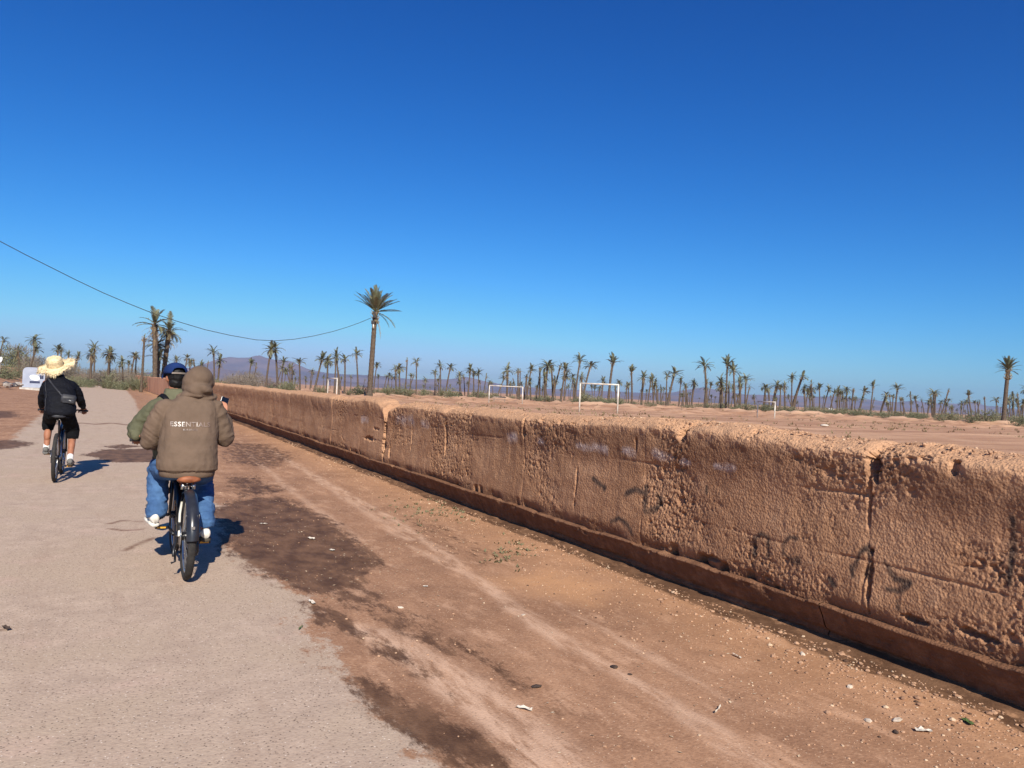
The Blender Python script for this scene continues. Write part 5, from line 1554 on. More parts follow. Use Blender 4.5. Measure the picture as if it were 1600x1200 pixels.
# hair at the nape, cap worn forwards with its rear opening and strap
f2 = fr2[1]; rot2 = Matrix((fr2[0], fr2[1], fr2[2])).transposed(); H2 = Vector(hc2)
hr = MB().ell(H2 - f2 * .012 + Vector((0, 0, .018)), (.077, .102, .104), rot=rot2).ell(H2 - f2 * .045 - Vector((0, 0, .05)), (.068, .058, .062), rot=rot2)
link('hair', remeshed(hr, .007, 3, folds_of(.004, 30, 30, 30, 441), cut=lambda v: (v - H2).dot(f2) > .045 and (v - H2).z < .055), M_HAIR, p2)
cp = MB(); n = 28; vs, fs = [], []
for i in range(10):
    a = R(90 * i / 9)
    for k in range(n):
        w_ = 2 * math.pi * k / n
        fwd_c = math.sin(w_)
        lo = .045 if fwd_c > -.4 else .045
        q = Vector((.1015 * math.sin(a) * math.cos(w_), .1195 * math.sin(a) * math.sin(w_), .012 + .105 * math.cos(a) ** .85))
        # arch cut out above the strap at the back
        if i >= 7 and fwd_c < -.80: q.z += (.018, .034, .052)[i - 7] * min((-fwd_c - .80) / .12, 1)
        vs.append(H2 + rot2 @ (q + Vector((0, -.004, .022))))
for i in range(9):
    for k in range(n): fs.append((i * n + k, (i + 1) * n + k, (i + 1) * n + (k + 1) % n, i * n + (k + 1) % n))
cap_o = cp.add(vs, fs).build('cap', M_CAP, p2)
md = cap_o.modifiers.new('t', 'SOLIDIFY'); md.thickness = .004; md.offset = 1
vs, fs = [], []
for i in range(7):
    u = i / 6
    for k in range(13):
        a = R(20 + 140 * k / 12)
        rr_ = 1 + u * .62 * math.sin(a) ** 1.3
        vs.append(H2 + rot2 @ Vector((.1015 * rr_ * math.cos(a) * (1 - .12 * u), .1195 * rr_ * math.sin(a) - .004, .036 - .03 * u * u - .02 * u * math.cos(a) ** 2)))
for i in range(6):
    for k in range(12): fs.append((i * 13 + k, i * 13 + k + 1, (i + 1) * 13 + k + 1, (i + 1) * 13 + k))
vz = MB().add(vs, fs).build('cap_visor', M_CAP, cap_o)
md = vz.modifiers.new('t', 'SOLIDIFY'); md.thickness = .004
vs = []
for k in range(9):
    a = R(270 - 38 + 76 * k / 8)
    for z_ in (.030, .046): vs.append(H2 + rot2 @ Vector((.104 * math.cos(a), .1225 * math.sin(a) - .004, z_)))
MB().add(vs, [(2 * k, 2 * k + 2, 2 * k + 3, 2 * k + 1) for k in range(8)]).build('cap_strap', M_GREY, cap_o)
MB().ell(H2 + rot2 @ Vector((0, -.004, .139)), (.009, .009, .005)).build('cap_button', M_CAP, cap_o)
# bag strap over the left shoulder
jbv = BVHTree.FromPolygons([v.co.copy() for v in p2.children[-3].data.vertices] if False else [v.co.copy() for v in [c_ for c_ in p2.children if c_.name.startswith('jacket')][0].data.vertices],
                           [tuple(p.vertices) for p in [c_ for c_ in p2.children if c_.name.startswith('jacket')][0].data.polygons])
def strap(bv, pts, wid, mt, parent, name='strap', off=.005):
    """flat band laid over a surface along the given points"""
    vs, fs = [], []
    P_ = [Vector(p) for p in pts]
    dense = []
    for a, b_ in zip(P_[:-1], P_[1:]):
        for k in range(8): dense.append(a.lerp(b_, k / 8))
    dense.append(P_[-1])
    pr = []
    for p in dense:
        q, nrm_, _, _ = bv.find_nearest(p); pr.append((q + nrm_ * off, nrm_))
    for i, (q, nrm_) in enumerate(pr):
        t_ = (pr[min(i + 1, len(pr) - 1)][0] - pr[max(i - 1, 0)][0]).normalized()
        s_ = t_.cross(nrm_).normalized() * wid * .5
        vs += [q - s_, q + s_, q + s_ + nrm_ * .004, q - s_ + nrm_ * .004]
    for i in range(len(pr) - 1):
        for k in range(4): fs.append((i * 4 + k, i * 4 + (k + 1) % 4, (i + 1) * 4 + (k + 1) % 4, (i + 1) * 4 + k))
    return MB().add(vs, fs).build(name, mt, parent)
strap(jbv, [(-.02, .75, 1.30), (-.13, .77, 1.42), (-.19, .86, 1.50), (-.20, 1.0, 1.46), (-.15, 1.1, 1.2)], .045, M_BLKCLOTH, p2)

# --- rider with the straw hat (local frame of the second bicycle)
b = MB()
hc3 = (-.115, .66, 1.70)
fr3 = head_shapes(b, hc3, (-.1, 1, -.25), Vector((-.16, 0, 1)).normalized())
b.limb([(-.08, .58, 1.56), (-.105, .64, 1.65)], [.056, .055])
b.loft([(.01, .25, .98, .15, .12), (.01, .28, 1.08, .16, .125), (0, .36, 1.22, .14, .11), (-.03, .46, 1.40, .165, .115), (-.06, .54, 1.52, .15, .09), (-.08, .58, 1.58, .06, .06)])
LW3, RW3 = (-.30, .85, 1.09), (.29, .84, 1.09)
b.limb([(-.23, .54, 1.48), (-.275, .66, 1.25), LW3], [.05, .04, .027]); b.limb([(.13, .54, 1.48), (.235, .64, 1.26), RW3], [.05, .04, .027])
# left foot low and forward on its pedal, right foot behind
pl = (-.16, .45 + .17 * math.cos(R(28)), .29 + .17 * math.sin(R(28))); pr_ = (.16, .45 - .17 * math.cos(R(28)), .29 - .17 * math.sin(R(28)))
b.limb([(-.10, .30, 1.02), (-.17, .70, .90), (-.175, .52, .48)], [.09, .062, .040]); b.limb([(.10, .30, 1.02), (.17, .60, .74), (.175, .21, .33)], [.09, .062, .040])
b.ell((-.176, .575, .68), (.052, .058, .11), rot=Matrix.Rotation(R(-22), 3, 'X')); b.ell((.175, .37, .53), (.052, .058, .11), rot=Matrix.Rotation(R(-40), 3, 'X'))
b.limb([(-.175, .52, .48), (-.18, .64, .42)], [.040, .03]); b.limb([(.175, .21, .33), (.18, .34, .25)], [.040, .03])
hand(b, LW3, (-.05, 1, -.25), (0, -.2, -1), (1, 0, 0), (.8, 1.0, .9)); hand(b, RW3, (.05, 1, -.25), (0, -.2, -1), (-1, 0, 0), (.8, 1.0, .9))
p3 = person(B2, RZ2, b, M_SKIN2, 'rider in black jacket and shorts wearing a wide frayed straw hat')
eyes(p3, hc3, fr3)
jk = MB()
jk.loft([(.01, .26, 1.00, .195, .155), (.01, .265, 1.06, .215, .165), (0, .30, 1.15, .215, .165), (-.01, .36, 1.26, .212, .162), (-.03, .43, 1.37, .218, .155), (-.045, .49, 1.46, .212, .14), (-.06, .53, 1.53, .165, .12), (-.075, .57, 1.585, .10, .095), (-.085, .59, 1.63, .08, .08)])
jk.limb([(-.20, .53, 1.46), (-.245, .59, 1.36), (-.275, .66, 1.25), (-.29, .75, 1.16), (-.30, .82, 1.11)], [.082, .074, .064, .052, .038])
jk.limb([(.11, .53, 1.46), (.185, .58, 1.37), (.235, .64, 1.26), (.265, .74, 1.16), (.285, .81, 1.11)], [.084, .08, .07, .056, .04])
jkm = remeshed(jk, .009, 5, folds_of(.010, 4, 6, 11, 451))
jko = link('jacket', jkm, M_BLKCLOTH, p3)
sh = MB()
sh.loft([(.01, .28, .95, .15, .14), (.01, .27, 1.0, .185, .155), (.01, .28, 1.08, .18, .145)])
sh.limb([(-.10, .31, 1.01), (-.165, .68, .91), (-.175, .64, .80)], [.12, .098, .088]); sh.limb([(.10, .31, 1.01), (.165, .58, .76), (.172, .50, .665)], [.12, .098, .092])
link('shorts', remeshed(sh, .010, 4, folds_of(.009, 4, 6, 10, 457), cut=lambda v: v.z < .735 and v.x < 0 or v.z < .62), M_SHORTS, p3)
for x, y, z in ((-.176, .515, .475), (.176, .205, .33)):
    MB().tube([(x, y + .03, z - .06), (x, y, z), (x, y + .03, z + .045), (x, y + .036, z + .05)], [.046, .044, .045, .043], 14).build('sock', M_SOCK, p3)
shoe(p3, (-.178, .44, .380), (-.19, .71, .395), .085, M_SHOEG, M_SHOEG); shoe(p3, (.178, .13, .235), (.19, .40, .205), .085, M_SHOEG, M_SOLE)
hr = MB().ell(Vector(hc3) - fr3[1] * .012 + Vector((0, 0, .012)), (.083, .10, .105), rot=Matrix(fr3).transposed()).ell(Vector(hc3) - fr3[1] * .05 - Vector((0, 0, .05)), (.062, .052, .07))
link('hair', remeshed(hr, .008, 3, None, cut=lambda v: (v - Vector(hc3)).dot(fr3[1]) > .045 and v.z < hc3[2] + .05), M_HAIR, p3)
# straw hat: woven dome, wavy brim, frayed raffia fringe
hat = empty('straw_hat', tuple(Matrix.Rotation(RZ2, 3, 'Z') @ Vector((-.125, .645, 1.765)) + Vector(B2)), RZ2)
tilt = Matrix.Rotation(R(-11), 3, 'Y') @ Matrix.Rotation(R(22), 3, 'X')
rd = random.Random(61)
vs, fs = [], []; n = 40
prof = [(.115, -.005), (.118, .03), (.113, .07), (.108, .105), (.098, .128), (.075, .142), (.04, .148), (.0005, .149)]
for r_, z_ in prof:
    for k in range(n):
        a = 2 * math.pi * k / n
        vs.append(tilt @ Vector((r_ * math.cos(a) * (1 + .02 * math.sin(3 * a)), r_ * 1.12 * math.sin(a), z_ + .004 * math.sin(5 * a))))
for i in range(len(prof) - 1):
    for k in range(n): fs.append((i * n + k, i * n + (k + 1) % n, (i + 1) * n + (k + 1) % n, (i + 1) * n + k))
MB().add(vs, fs).build('hat_crown', M_STRAW, hat)
for z_ in (.012, .036, .060, .084):
    MB().tube([tilt @ Vector((.1185 * math.cos(R(a)), .1185 * 1.12 * math.sin(R(a)), z_ + .002 * math.sin(R(a * 7)))) for a in range(0, 361, 9)], .0022, 5, cap=False).build('straw_braid', M_STRAW, hat)
def brim_pt(a, u):
    wide = .150 + .05 * max(math.cos(a - .35), 0) ** 2
    r_ = .112 + wide * u
    z_ = -.004 - .04 * u ** 1.3 * (1 - .9 * max(math.cos(a - .25), 0)) + .035 * u * max(math.cos(a - .35), 0) + .016 * math.sin(a * 5) * u + .01 * math.sin(a * 9 + 1) * u
    return tilt @ Vector((r_ * math.cos(a), r_ * 1.05 * math.sin(a), z_))
vs, fs = [], []; n = 72; mrows = 8
for i in range(mrows):
    for k in range(n): vs.append(brim_pt(2 * math.pi * k / n, i / (mrows - 1) * .86))
for i in range(mrows - 1):
    for k in range(n): fs.append((i * n + k, i * n + (k + 1) % n, (i + 1) * n + (k + 1) % n, (i + 1) * n + k))
br = MB().add(vs, fs).build('hat_brim', M_STRAW, hat)
md = br.modifiers.new('t', 'SOLIDIFY'); md.thickness = .005
fm = MB()
for i in range(1500):
    a = rd.uniform(0, 2 * math.pi); u0 = rd.uniform(.25, .88)
    p = brim_pt(a, u0) + Vector((0, 0, .003 if rd.random() < .5 else -.004))
    q = brim_pt(a + rd.uniform(-.14, .14), u0 + rd.uniform(.10, .24)) + Vector((0, 0, rd.gauss(.0, .010)))
    e = q + (q - p) * .35 + Vector((0, 0, -rd.uniform(.0, .03)))
    s_ = (q - p).cross(Vector((0, 0, 1))).normalized() * rd.uniform(.002, .0045)
    fm.add([p - s_, p + s_, q + s_, e, q - s_], [(0, 1, 2, 4), (4, 2, 3)])
fm.build('raffia_fringe', M_STRAW, hat, smooth=False, kind='stuff')
tag(hat, 'wide frayed straw hat on the black-jacketed rider', 'hat')
# crossbody bag on the back, with strap
bg_loc = Matrix.Rotation(RZ2, 3, 'Z') @ Vector((.115, .195, 1.255)) + Vector(B2)
bag = empty('crossbody_bag', tuple(bg_loc), RZ2)
bmesh_ = MB().loft([(0, 0, -.075, .085, .035), (0, 0, -.06, .10, .045), (0, -.004, 0, .105, .05), (0, 0, .05, .10, .045), (0, 0, .065, .085, .032)], 24, 4)
bo = bmesh_.build('pouch', M_BLKSADDLE, bag)
bo.rotation_euler = (R(-12), R(8), 0)
MB().box((.0, -.054, -.02), (.15, .012, .07)).build('front_pocket', M_BLKSADDLE, bag, smooth=False)
MB().tube([(-.02, -.064, -.02), (.03, -.066, -.018), (.07, -.06, -.022)], .004, 6).build('zip', M_SILVER, bag)
MB().box((.035, -.066, -.028), (.016, .006, .012)).build('buckle', M_SILVER, bag, smooth=False)
jbv3 = BVHTree.FromPolygons([v.co.copy() for v in jkm.vertices], [tuple(p.vertices) for p in jkm.polygons])
so = strap(jbv3, [(.05, .19, 1.29), (-.03, .25, 1.37), (-.10, .33, 1.44), (-.17, .43, 1.52), (-.19, .56, 1.54)], .024, M_BLKSADDLE, bag, off=.006)
so.location = -(Matrix.Rotation(0, 3, 'Z') @ Vector((.115, .195, 1.255)))
so = strap(jbv3, [(-.19, .56, 1.54), (-.205, .40, 1.44), (-.20, .28, 1.33), (-.20, .22, 1.2), (-.19, .16, 1.06)], .012, M_BLKSADDLE, bag, off=.006)
so.location = -Vector((.115, .195, 1.255))
tag(bag, 'black crossbody bag strapped to the back of the straw hat rider', 'bag')

# ------------------------------------------------------------------ roadside things and litter
M_SIGN = simple('pale_blue_grey_board', lin(160, 166, 180), lin(146, 152, 168), scale=1.5, rough=.6)
M_CONC = simple('pale_concrete', lin(200, 196, 188), lin(172, 166, 156), scale=3, rough=.9, bump=.3)
sb = G(52, 609.5, 0)
sgn = empty('arched_board', (sb[0], sb[1], ground_z(sb[0], sb[1])), -R(6))
def arch(m, w, h, r, y0, y1, z0=0):
    pts = [(-w / 2, z0), (w / 2, z0)]
    for k in range(9):
        a = R(k * 90 / 8); pts.append((w / 2 - r + r * math.cos(a), h - r + r * math.sin(a)))
    for k in range(9):
        a = R(90 + k * 90 / 8); pts.append((-w / 2 + r + r * math.cos(a), h - r + r * math.sin(a)))
    n = len(pts)
    vs = [(x, y0, z) for x, z in pts] + [(x, y1, z) for x, z in pts]
    fs = [tuple(range(n)), tuple(range(2 * n - 1, n - 1, -1))] + [(i, (i + 1) % n + 0, (i + 1) % n + n, i + n)[::-1] for i in range(n)]
    return m.add(vs, fs)
arch(MB(), 1.75, 2.05, .38, -.09, .09, .22).build('panel', M_SIGN, sgn, smooth=False)
MB().box((0, 0, .09), (2.1, .5, .28)).build('plinth', M_CONC, sgn, smooth=False)
M_PANELWHITE = simple('white_print', lin(242, 242, 240), lin(230, 230, 228), rough=.6)
M_PANELNAVY = simple('navy_print', lin(60, 66, 92), lin(48, 54, 78), rough=.6)
MB().ell((.08, -.095, 1.12), (.42, .012, .24), rot=Matrix.Rotation(R(14), 3, 'Y')).build('white_print', M_PANELWHITE, sgn)
MB().box((.10, -.094, .72), (.8, .012, .2)).build('navy_print', M_PANELNAVY, sgn, smooth=False)
MB().box((.62, -.095, 1.2), (.3, .012, .34)).build('navy_print', M_PANELNAVY, sgn, smooth=False)
tag(sgn, 'pale blue-grey arched board on a plinth left of the straw hat rider', 'board')
# white disc at the left edge, on a leaning post
wd = P(1.5, 562, 80); gz = ground_z(wd[0], wd[1])
ds = empty('round_sign', (wd[0], wd[1], gz), -YAW)
MB().tube([(0, 0, -.1), (0, 0, wd[2] - gz)], .04, 8).build('post', M_GREY, ds)
MB().ell((0, -.06, wd[2] - gz), (.18, .04, .3), rot=Matrix.Rotation(R(15), 3, 'Y')).build('disc', M_PANELWHITE, ds)
tag(ds, 'small white round sign on a post at the left picture edge', 'sign')
# rubble by the board
M_RUB = [simple('rubble_pale', lin(176, 166, 156), lin(146, 136, 126), scale=4, rough=.9), simple('rubble_dark', lin(96, 90, 92), lin(70, 66, 70), scale=4, rough=.9), simple('rubble_brown', lin(160, 128, 104), lin(130, 102, 84), scale=4, rough=.9)]
def rock_mesh(seed, k=.25):
    rd = random.Random(seed)
    t = (1 + 5 ** .5) / 2
    vs = [(-1, t, 0), (1, t, 0), (-1, -t, 0), (1, -t, 0), (0, -1, t), (0, 1, t), (0, -1, -t), (0, 1, -t), (t, 0, -1), (t, 0, 1), (-t, 0, -1), (-t, 0, 1)]
    vs = [tuple(c / 1.9 * rd.uniform(1 - k, 1 + k) for c in v) for v in vs]
    fs = [(0, 11, 5), (0, 5, 1), (0, 1, 7), (0, 7, 10), (0, 10, 11), (1, 5, 9), (5, 11, 4), (11, 10, 2), (10, 7, 6), (7, 1, 8), (3, 9, 4), (3, 4, 2), (3, 2, 6), (3, 6, 8), (3, 8, 9), (4, 9, 5), (2, 4, 11), (6, 2, 10), (8, 6, 7), (9, 8, 1)]
    return vs, fs
rd = random.Random(9)
rb = G(8, 607, 0)
ro = empty('rubble_heap', (rb[0], rb[1], ground_z(rb[0], rb[1])))
for i in range(46):
    px = rd.uniform(-25, 38)
    g = G(px, 606 + rd.uniform(-2, 3) + .05 * (px - 8), 0)
    v, f = rock_mesh(i)
    s = rd.uniform(.08, .3)
    k = MB().add([(a * s * 1.5, b * s, c * s * .7) for a, b, c in v], f).build('rubble_piece', M_RUB[rd.choice((0, 0, 1, 2))], ro, smooth=False)
    k.location = (g[0] - rb[0], g[1] - rb[1], s * .3 + rd.uniform(0, .12)); k.rotation_euler = (rd.uniform(-.5, .5), rd.uniform(-.5, .5), rd.uniform(0, 6))
tag(ro, 'strewn pale and dark rubble on the dirt left of the arched board', 'rubble')

M_PAPER = simple('white_scrap', lin(208, 198, 184), lin(178, 166, 150), scale=20, rough=.8)
M_STONEW = simple('pale_stone', lin(206, 190, 172), lin(176, 158, 138), scale=14, rough=.9, bump=.4)
M_STONED = simple('dark_stone', lin(78, 64, 56), lin(58, 48, 44), scale=14, rough=.9, bump=.4)
M_LEAFG = simple('green_leaf', lin(92, 110, 62), lin(70, 86, 48), scale=30, rough=.6)
def stone(px, py, s, mt, label, flat=.5, seed=0, cat='stone', name='stone'):
    g = G(px, py, 0)
    v, f = rock_mesh(seed + int(px) * 3 + int(py))
    o = MB().add([(a * s * 1.35, b * s, c * s * flat) for a, b, c in v], f).build(name, mt, None, smooth=False)
    o.location = (g[0], g[1], ground_z(g[0], g[1]) + s * flat * .45)
    o.rotation_euler = (random.uniform(-.2, .2), random.uniform(-.2, .2), random.uniform(0, 6))
    return tag(o, label, cat)
def scrap(px, py, s, mt, label, asp=.45, seed=0, name='litter_scrap', cat='litter'):
    g = G(px, py, 0)
    rd = random.Random(seed + int(px))
    n = 6
    top, bot = [], []
    for i in range(n):
        for j in range(4):
            x = (i / (n - 1) - .5) * 2 * s; y = (j / 3 - .5) * 2 * s * asp * (1 - .4 * abs(i / (n - 1) - .5) * rd.uniform(.6, 1.6))
            z = .004 + abs(rd.gauss(0, .22)) * s * .6
            top.append((x, y, z + .0015)); bot.append((x, y, z))
    F = [tuple(q) for q in grid_faces(n, 4)]
    o = MB().add(top, F).add(bot, [q[::-1] for q in F]).build(name, mt, None, smooth=False)
    o.location = (g[0], g[1], ground_z(g[0], g[1]) + .004); o.rotation_euler = (0, 0, rd.uniform(0, 6))
    return tag(o, label, cat)
stone(960, 1035, .028, M_STONED, 'dark stone lying alone on the dirt verge, lower middle')
stone(838, 1066, .025, M_STONED, 'dark stone on the verge left of the lone dark one')
stone(1400, 1137, .018, M_STONED, 'small dark pebble near the white scrap at lower right')
stone(985, 1046, .013, M_STONED, 'tiny dark pebble right of the lone dark stone')
stone(1402, 1120, .028, M_STONEW, 'greyish flat pebble left of the white scrap at lower right', .35)
stone(1328, 1070, .02, M_STONEW, 'pale pebble on the gravel in front of the wall footing joint')
stone(1254, 1020, .02, M_STONEW, 'pale pebble right of the footing joint on the gravel')
stone(818, 955, .02, M_STONEW, 'pale pebble on the tyre track in mid verge', .4)
stone(626, 945, .02, M_STONEW, 'yellowish pebble on the damp soil, lower middle left', .5)
stone(1356, 1118, .02, M_STONEW, 'flat pale pebble nearest below the wall gravel', .4)
scrap(1443, 1138, .04, M_PAPER, 'crumpled white scrap on the gravel near the lower right')
scrap(1152, 1022, .04, M_PAPER, 'thin white scrap on the gravel below the wall', .25)
scrap(1122, 1103, .05, M_PAPER, 'long narrow white stick-like scrap on the lower verge', .08)
scrap(1512, 1130, .04, M_LEAFG, 'green leaf on the gravel at lower right', .4, name='fallen_leaf', cat='leaf')
scrap(487, 838, .05, M_PAPER, 'flat white scrap on the dark damp patch', .4)
scrap(519, 856, .035, M_PAPER, 'small bright white scrap right of the damp patch', .6)
scrap(488, 942, .05, M_PAPER, 'pale scrap at the road edge below the damp patch', .35)
scrap(412, 816, .045, M_PAPER, 'pale scrap on the damp patch beside the bicycle shadow', .35)
scrap(820, 1101, .045, M_PAPER, 'crumbly white scrap in the lower middle of the verge', .3)
scrap(665, 912, .02, M_PAPER, 'tiny white scrap in the middle of the verge', .6)
scrap(470, 983, .04, M_LEAFG, 'pale green straw on the road edge', .1, name='grass_straw', cat='straw')
scrap(10, 983, .05, M_STONED, 'dark smear-like scrap at the left picture edge of the road', .3)
scrap(1212, 663, .3, M_PAPER, 'white sheet lying on the field behind the wall', .4) if False else None
q = G(1288, 668, .55)
o = MB().ell((0, 0, .08), (.26, .2, .07)).build('plastic_bag', M_PAPER, None); o.location = (q[0], q[1], ground_z(q[0], q[1])); tag(o, 'white plastic bag lying on the field below the leaf heap', 'bag')
q = P(1299, 641, 430)
cb = empty('parked_car', (q[0], q[1], ground_z(q[0], q[1])), R(20))
# gravel strewn along the wall and verge (uncountable)
def scatter(name, n, xr, yr, smin, smax, dens, mats, seed, label):
    g = np.random.default_rng(seed)
    xs = g.uniform(*xr, n * 3); ys = yr[0] + (yr[1] - yr[0]) * g.random(n * 3) ** 1.5
    keep = dens(xs, ys) > g.random(n * 3)
    xs, ys = xs[keep][:n], ys[keep][:n]
    zs = terrain_z(xs, ys)
    base = [np.array(rock_mesh(s)[0]) for s in range(8)]
    F = np.array(rock_mesh(0)[1])
    k = g.integers(0, 8, len(xs))
    sz = smin + (smax - smin) * g.random(len(xs)) ** 3
    a = g.uniform(0, 6.28, len(xs))
    Vb = np.stack(base)[k] * sz[:, None, None] * np.array([1.2, 1, .65])
    c, s = np.cos(a)[:, None], np.sin(a)[:, None]
    V = np.stack([Vb[:, :, 0] * c - Vb[:, :, 1] * s + xs[:, None], Vb[:, :, 0] * s + Vb[:, :, 1] * c + ys[:, None], Vb[:, :, 2] + (zs + sz * .25)[:, None]], -1)
    Fa = (F[None] + (np.arange(len(xs)) * 12)[:, None, None]).reshape(-1, 3)
    me = np_mesh(name, V.reshape(-1, 3), Fa, smooth=False)
    attr(me, 'tone', np.repeat(g.random(len(xs)), 12))
    return tag(link(name, me, mats), label, kind='stuff')
t = NT('gravel_stones')
tn = t.attr('tone')
_c = t.mix(t.map(tn, 0, .75), lin(150, 116, 92), lin(180, 144, 116))
_c = t.mix(t.map(tn, .80, .88), _c, lin(196, 170, 142))
_c = t.mix(t.map(tn, .93, .95), _c, lin(88, 68, 56))
M_GRAVEL = t.done(_c, .95, spec=.1)
near_wall = lambda x, y: np.clip(1.15 - (wall_x(y) - x) / 1.5, .06, 1) * (.35 + .9 * vnoise(x * 2.2, y * 1.3, seed=211))
scatter('gravel', 7000, (1.4, 4.44), (2.0, 16), .003, .010, near_wall, M_GRAVEL, 5, 'loose gravel strewn along the foot of the earth wall')
scatter('clods', 1500, (3.5, 4.5), (2.0, 26), .006, .02, lambda x, y: np.clip(1.1 - (wall_x(y) - x) / .55, .03, 1) * sstep(.3, .7, vnoise(x * 0, y * 1.6, seed=213)), M_GRAVEL, 6, 'crumbled earth clods along the foot of the earth wall')
# dry leaf and straw flecks on the damp soil (uncountable)
fl = MB(); rd = random.Random(71)
for i in range(1300):
    if rd.random() < .62: x, y = rd.uniform(1.1, 2.9), rd.uniform(5.5, 13.5)
    else: x, y = rd.uniform(1.2, 4.0), rd.uniform(2.2, 9)
    if vnoise(np.array([x * 1.7]), np.array([y * 1.1]), seed=221)[0] < .42: continue
    L = rd.uniform(.006, .03); a = rd.uniform(0, 6.28); z_ = ground_z(x, y) + .002
    d = Vector((math.cos(a), math.sin(a), rd.uniform(0, .25))) * L; s_ = Vector((-math.sin(a), math.cos(a), 0)) * L * rd.uniform(.08, .35)
    b0 = Vector((x, y, z_))
    fl.add([b0, b0 + d * .5 + s_ + Vector((0, 0, .002)), b0 + d, b0 + d * .5 - s_], [(0, 1, 2, 3)])
tag(fl.build('leaf_litter', simple('dry_leaf_flecks', lin(206, 186, 158), lin(150, 120, 92), scale=25, rough=.9), None, smooth=False), 'dry leaf and straw flecks on the dirt verge', kind='stuff')
# dry grass tufts and clods over the field (uncountable)
tf = MB(); rd = random.Random(73)
for i in range(900):
    d_ = rd.uniform(26, 120); px_ = rd.uniform(560, 1640)
    x, y = at_ground(px_, d_)
    if x < float(wall_x(y)) + 1.5 or vnoise(np.array([x * .09]), np.array([y * .09]), seed=231)[0] < .45: continue
    z_ = ground_z(x, y) - .01
    for k in range(7):
        a = rd.uniform(0, 6.28); L = rd.uniform(.05, .2) * (1 + d_ / 150)
        d = Vector((math.cos(a), math.sin(a), rd.uniform(.4, 1.6))).normalized() * L; s_ = Vector((-math.sin(a), math.cos(a), 0)) * L * .16
        b0 = Vector((x + rd.gauss(0, .08), y + rd.gauss(0, .08), z_))
        tf.add([b0 - s_, b0 + s_, b0 + d], [(0, 1, 2)])
tag(tf.build('dry_tufts', simple('dry_tuft', lin(132, 116, 84), lin(104, 92, 66), scale=.5, rough=.9), None, smooth=False), 'dry grass tufts dotted over the sandy field', kind='stuff')
# crumbs on the crest
g = np.random.default_rng(8)
n = 1400
ys = 1.8 + 12 * g.random(n) ** 1.4; xo = g.uniform(.05, .34, n)
me_list = []
base = np.stack([np.array(rock_mesh(s)[0]) for s in range(8)])
zz = crest(ys) - .10 * (1 - np.clip(xo / .25, 0, 1)) ** 2 + .0
sz = .004 + .009 * g.random(n) ** 3
V = base[g.integers(0, 8, n)] * sz[:, None, None] + np.stack([wall_x(ys) + xo - .02, ys, zz], -1)[:, None, :]
Fa = (np.array(rock_mesh(0)[1])[None] + (np.arange(n) * 12)[:, None, None]).reshape(-1, 3)
me = np_mesh('crest_crumbs', V.reshape(-1, 3), Fa, False); attr(me, 'tone', np.repeat(g.random(n) * .9, 12))
tag(link('crest_crumbs', me, M_GRAVEL, wall), kind='stuff')
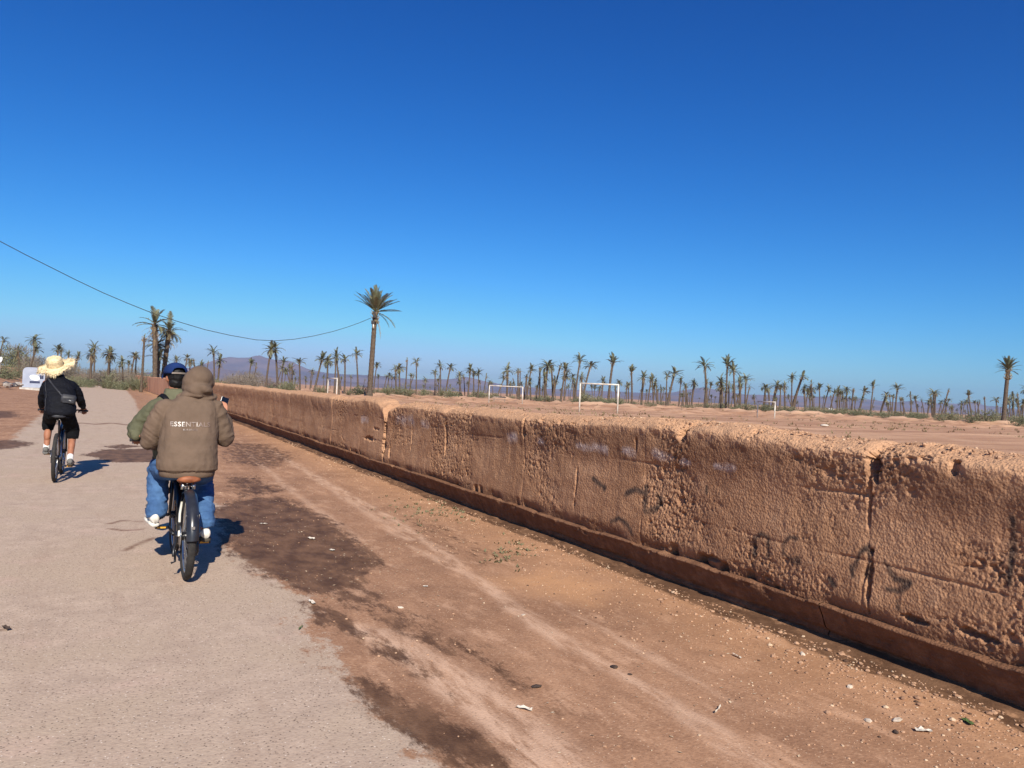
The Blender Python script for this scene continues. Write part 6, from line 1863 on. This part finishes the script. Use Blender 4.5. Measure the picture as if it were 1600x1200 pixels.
# little weeds by the wall
wm_ = MB(); rd = random.Random(31)
for i in range(150):
    if rd.random() < .7: g_ = G(rd.gauss(675, 40), rd.gauss(795, 12), 0)
    else: g_ = G(rd.gauss(800, 22), rd.gauss(860, 12), 0)
    if g_[0] > 4.35 or g_[1] > 15: continue
    for k in range(5):
        a = rd.uniform(0, 6.28); L = rd.uniform(.015, .05)
        b = Vector((g_[0] + rd.gauss(0, .015), g_[1] + rd.gauss(0, .015), ground_z(g_[0], g_[1])))
        d = Vector((math.cos(a), math.sin(a), rd.uniform(.5, 1.4))).normalized()
        s = d.cross(Vector((0, 0, 1))).normalized() * L * .22
        wm_.add([b, b + d * L * .5 + s, b + d * L, b + d * L * .5 - s], [(0, 1, 2, 3)])
wo = wm_.build('weeds', simple('weed_green', lin(116, 112, 82), lin(96, 92, 66), rough=.7), None, smooth=False)
tag(wo, 'small green weeds sprouting from the dirt near the wall', kind='stuff')
# parked car far behind the grove: white, only a few pixels
M_CARW = simple('white_car_paint', lin(236, 236, 234), lin(226, 226, 224), rough=.3, spec=.5)
M_GLASSD = simple('dark_glass', lin(40, 46, 52), lin(30, 34, 40), rough=.1, spec=.5)
M_RUBBER = simple('black_rubber', lin(44, 43, 42), lin(34, 33, 32), scale=20, rough=.8)
body = [(-2.1, .35), (2.1, .35), (2.15, .7), (1.9, .85), (1.1, .92), (.55, 1.4), (-1.1, 1.42), (-1.75, .95), (-2.12, .9)]
nb_ = len(body)
vs = [(x, -.82 + (.12 if z > 1 else 0), z) for x, z in body] + [(x, .82 - (.12 if z > 1 else 0), z) for x, z in body]
MB().add(vs, [tuple(range(nb_)), tuple(range(2 * nb_ - 1, nb_ - 1, -1))] + [(i, i + nb_, (i + 1) % nb_ + nb_, (i + 1) % nb_) for i in range(nb_)]).build('body', M_CARW, cb, smooth=False)
for sy in (-.80, .80): MB().box((-.25, sy * .92, 1.15), (1.5, .06, .34)).build('window', M_GLASSD, cb, smooth=False)
for sx in (-1.3, 1.3):
    for sy in (-.75, .75): MB().tube([(sx, sy - .1, .32), (sx, sy + .1, .32)], .32, 16).build('wheel', M_RUBBER, cb)
tag(cb, 'white car parked among the far palms right of the right goal', 'car')

# ------------------------------------------------------------------ haze
t = bpy.data.materials.new('haze_air'); t.use_nodes = True
nt = t.node_tree; nt.nodes.clear()
out = nt.nodes.new('ShaderNodeOutputMaterial'); pv = nt.nodes.new('ShaderNodeVolumePrincipled')
pv.inputs['Color'].default_value = (.40, .64, 1.0, 1); pv.inputs['Density'].default_value = 7.2e-5; pv.inputs['Anisotropy'].default_value = 0.1
nt.links.new(pv.outputs['Volume'], out.inputs['Volume'])
hz = MB().box((0, 5400, 152), (19000, 13400, 308)).build('haze', t, None, smooth=False)
tag(hz, 'thin pale haze in the air toward the mountains', kind='stuff')
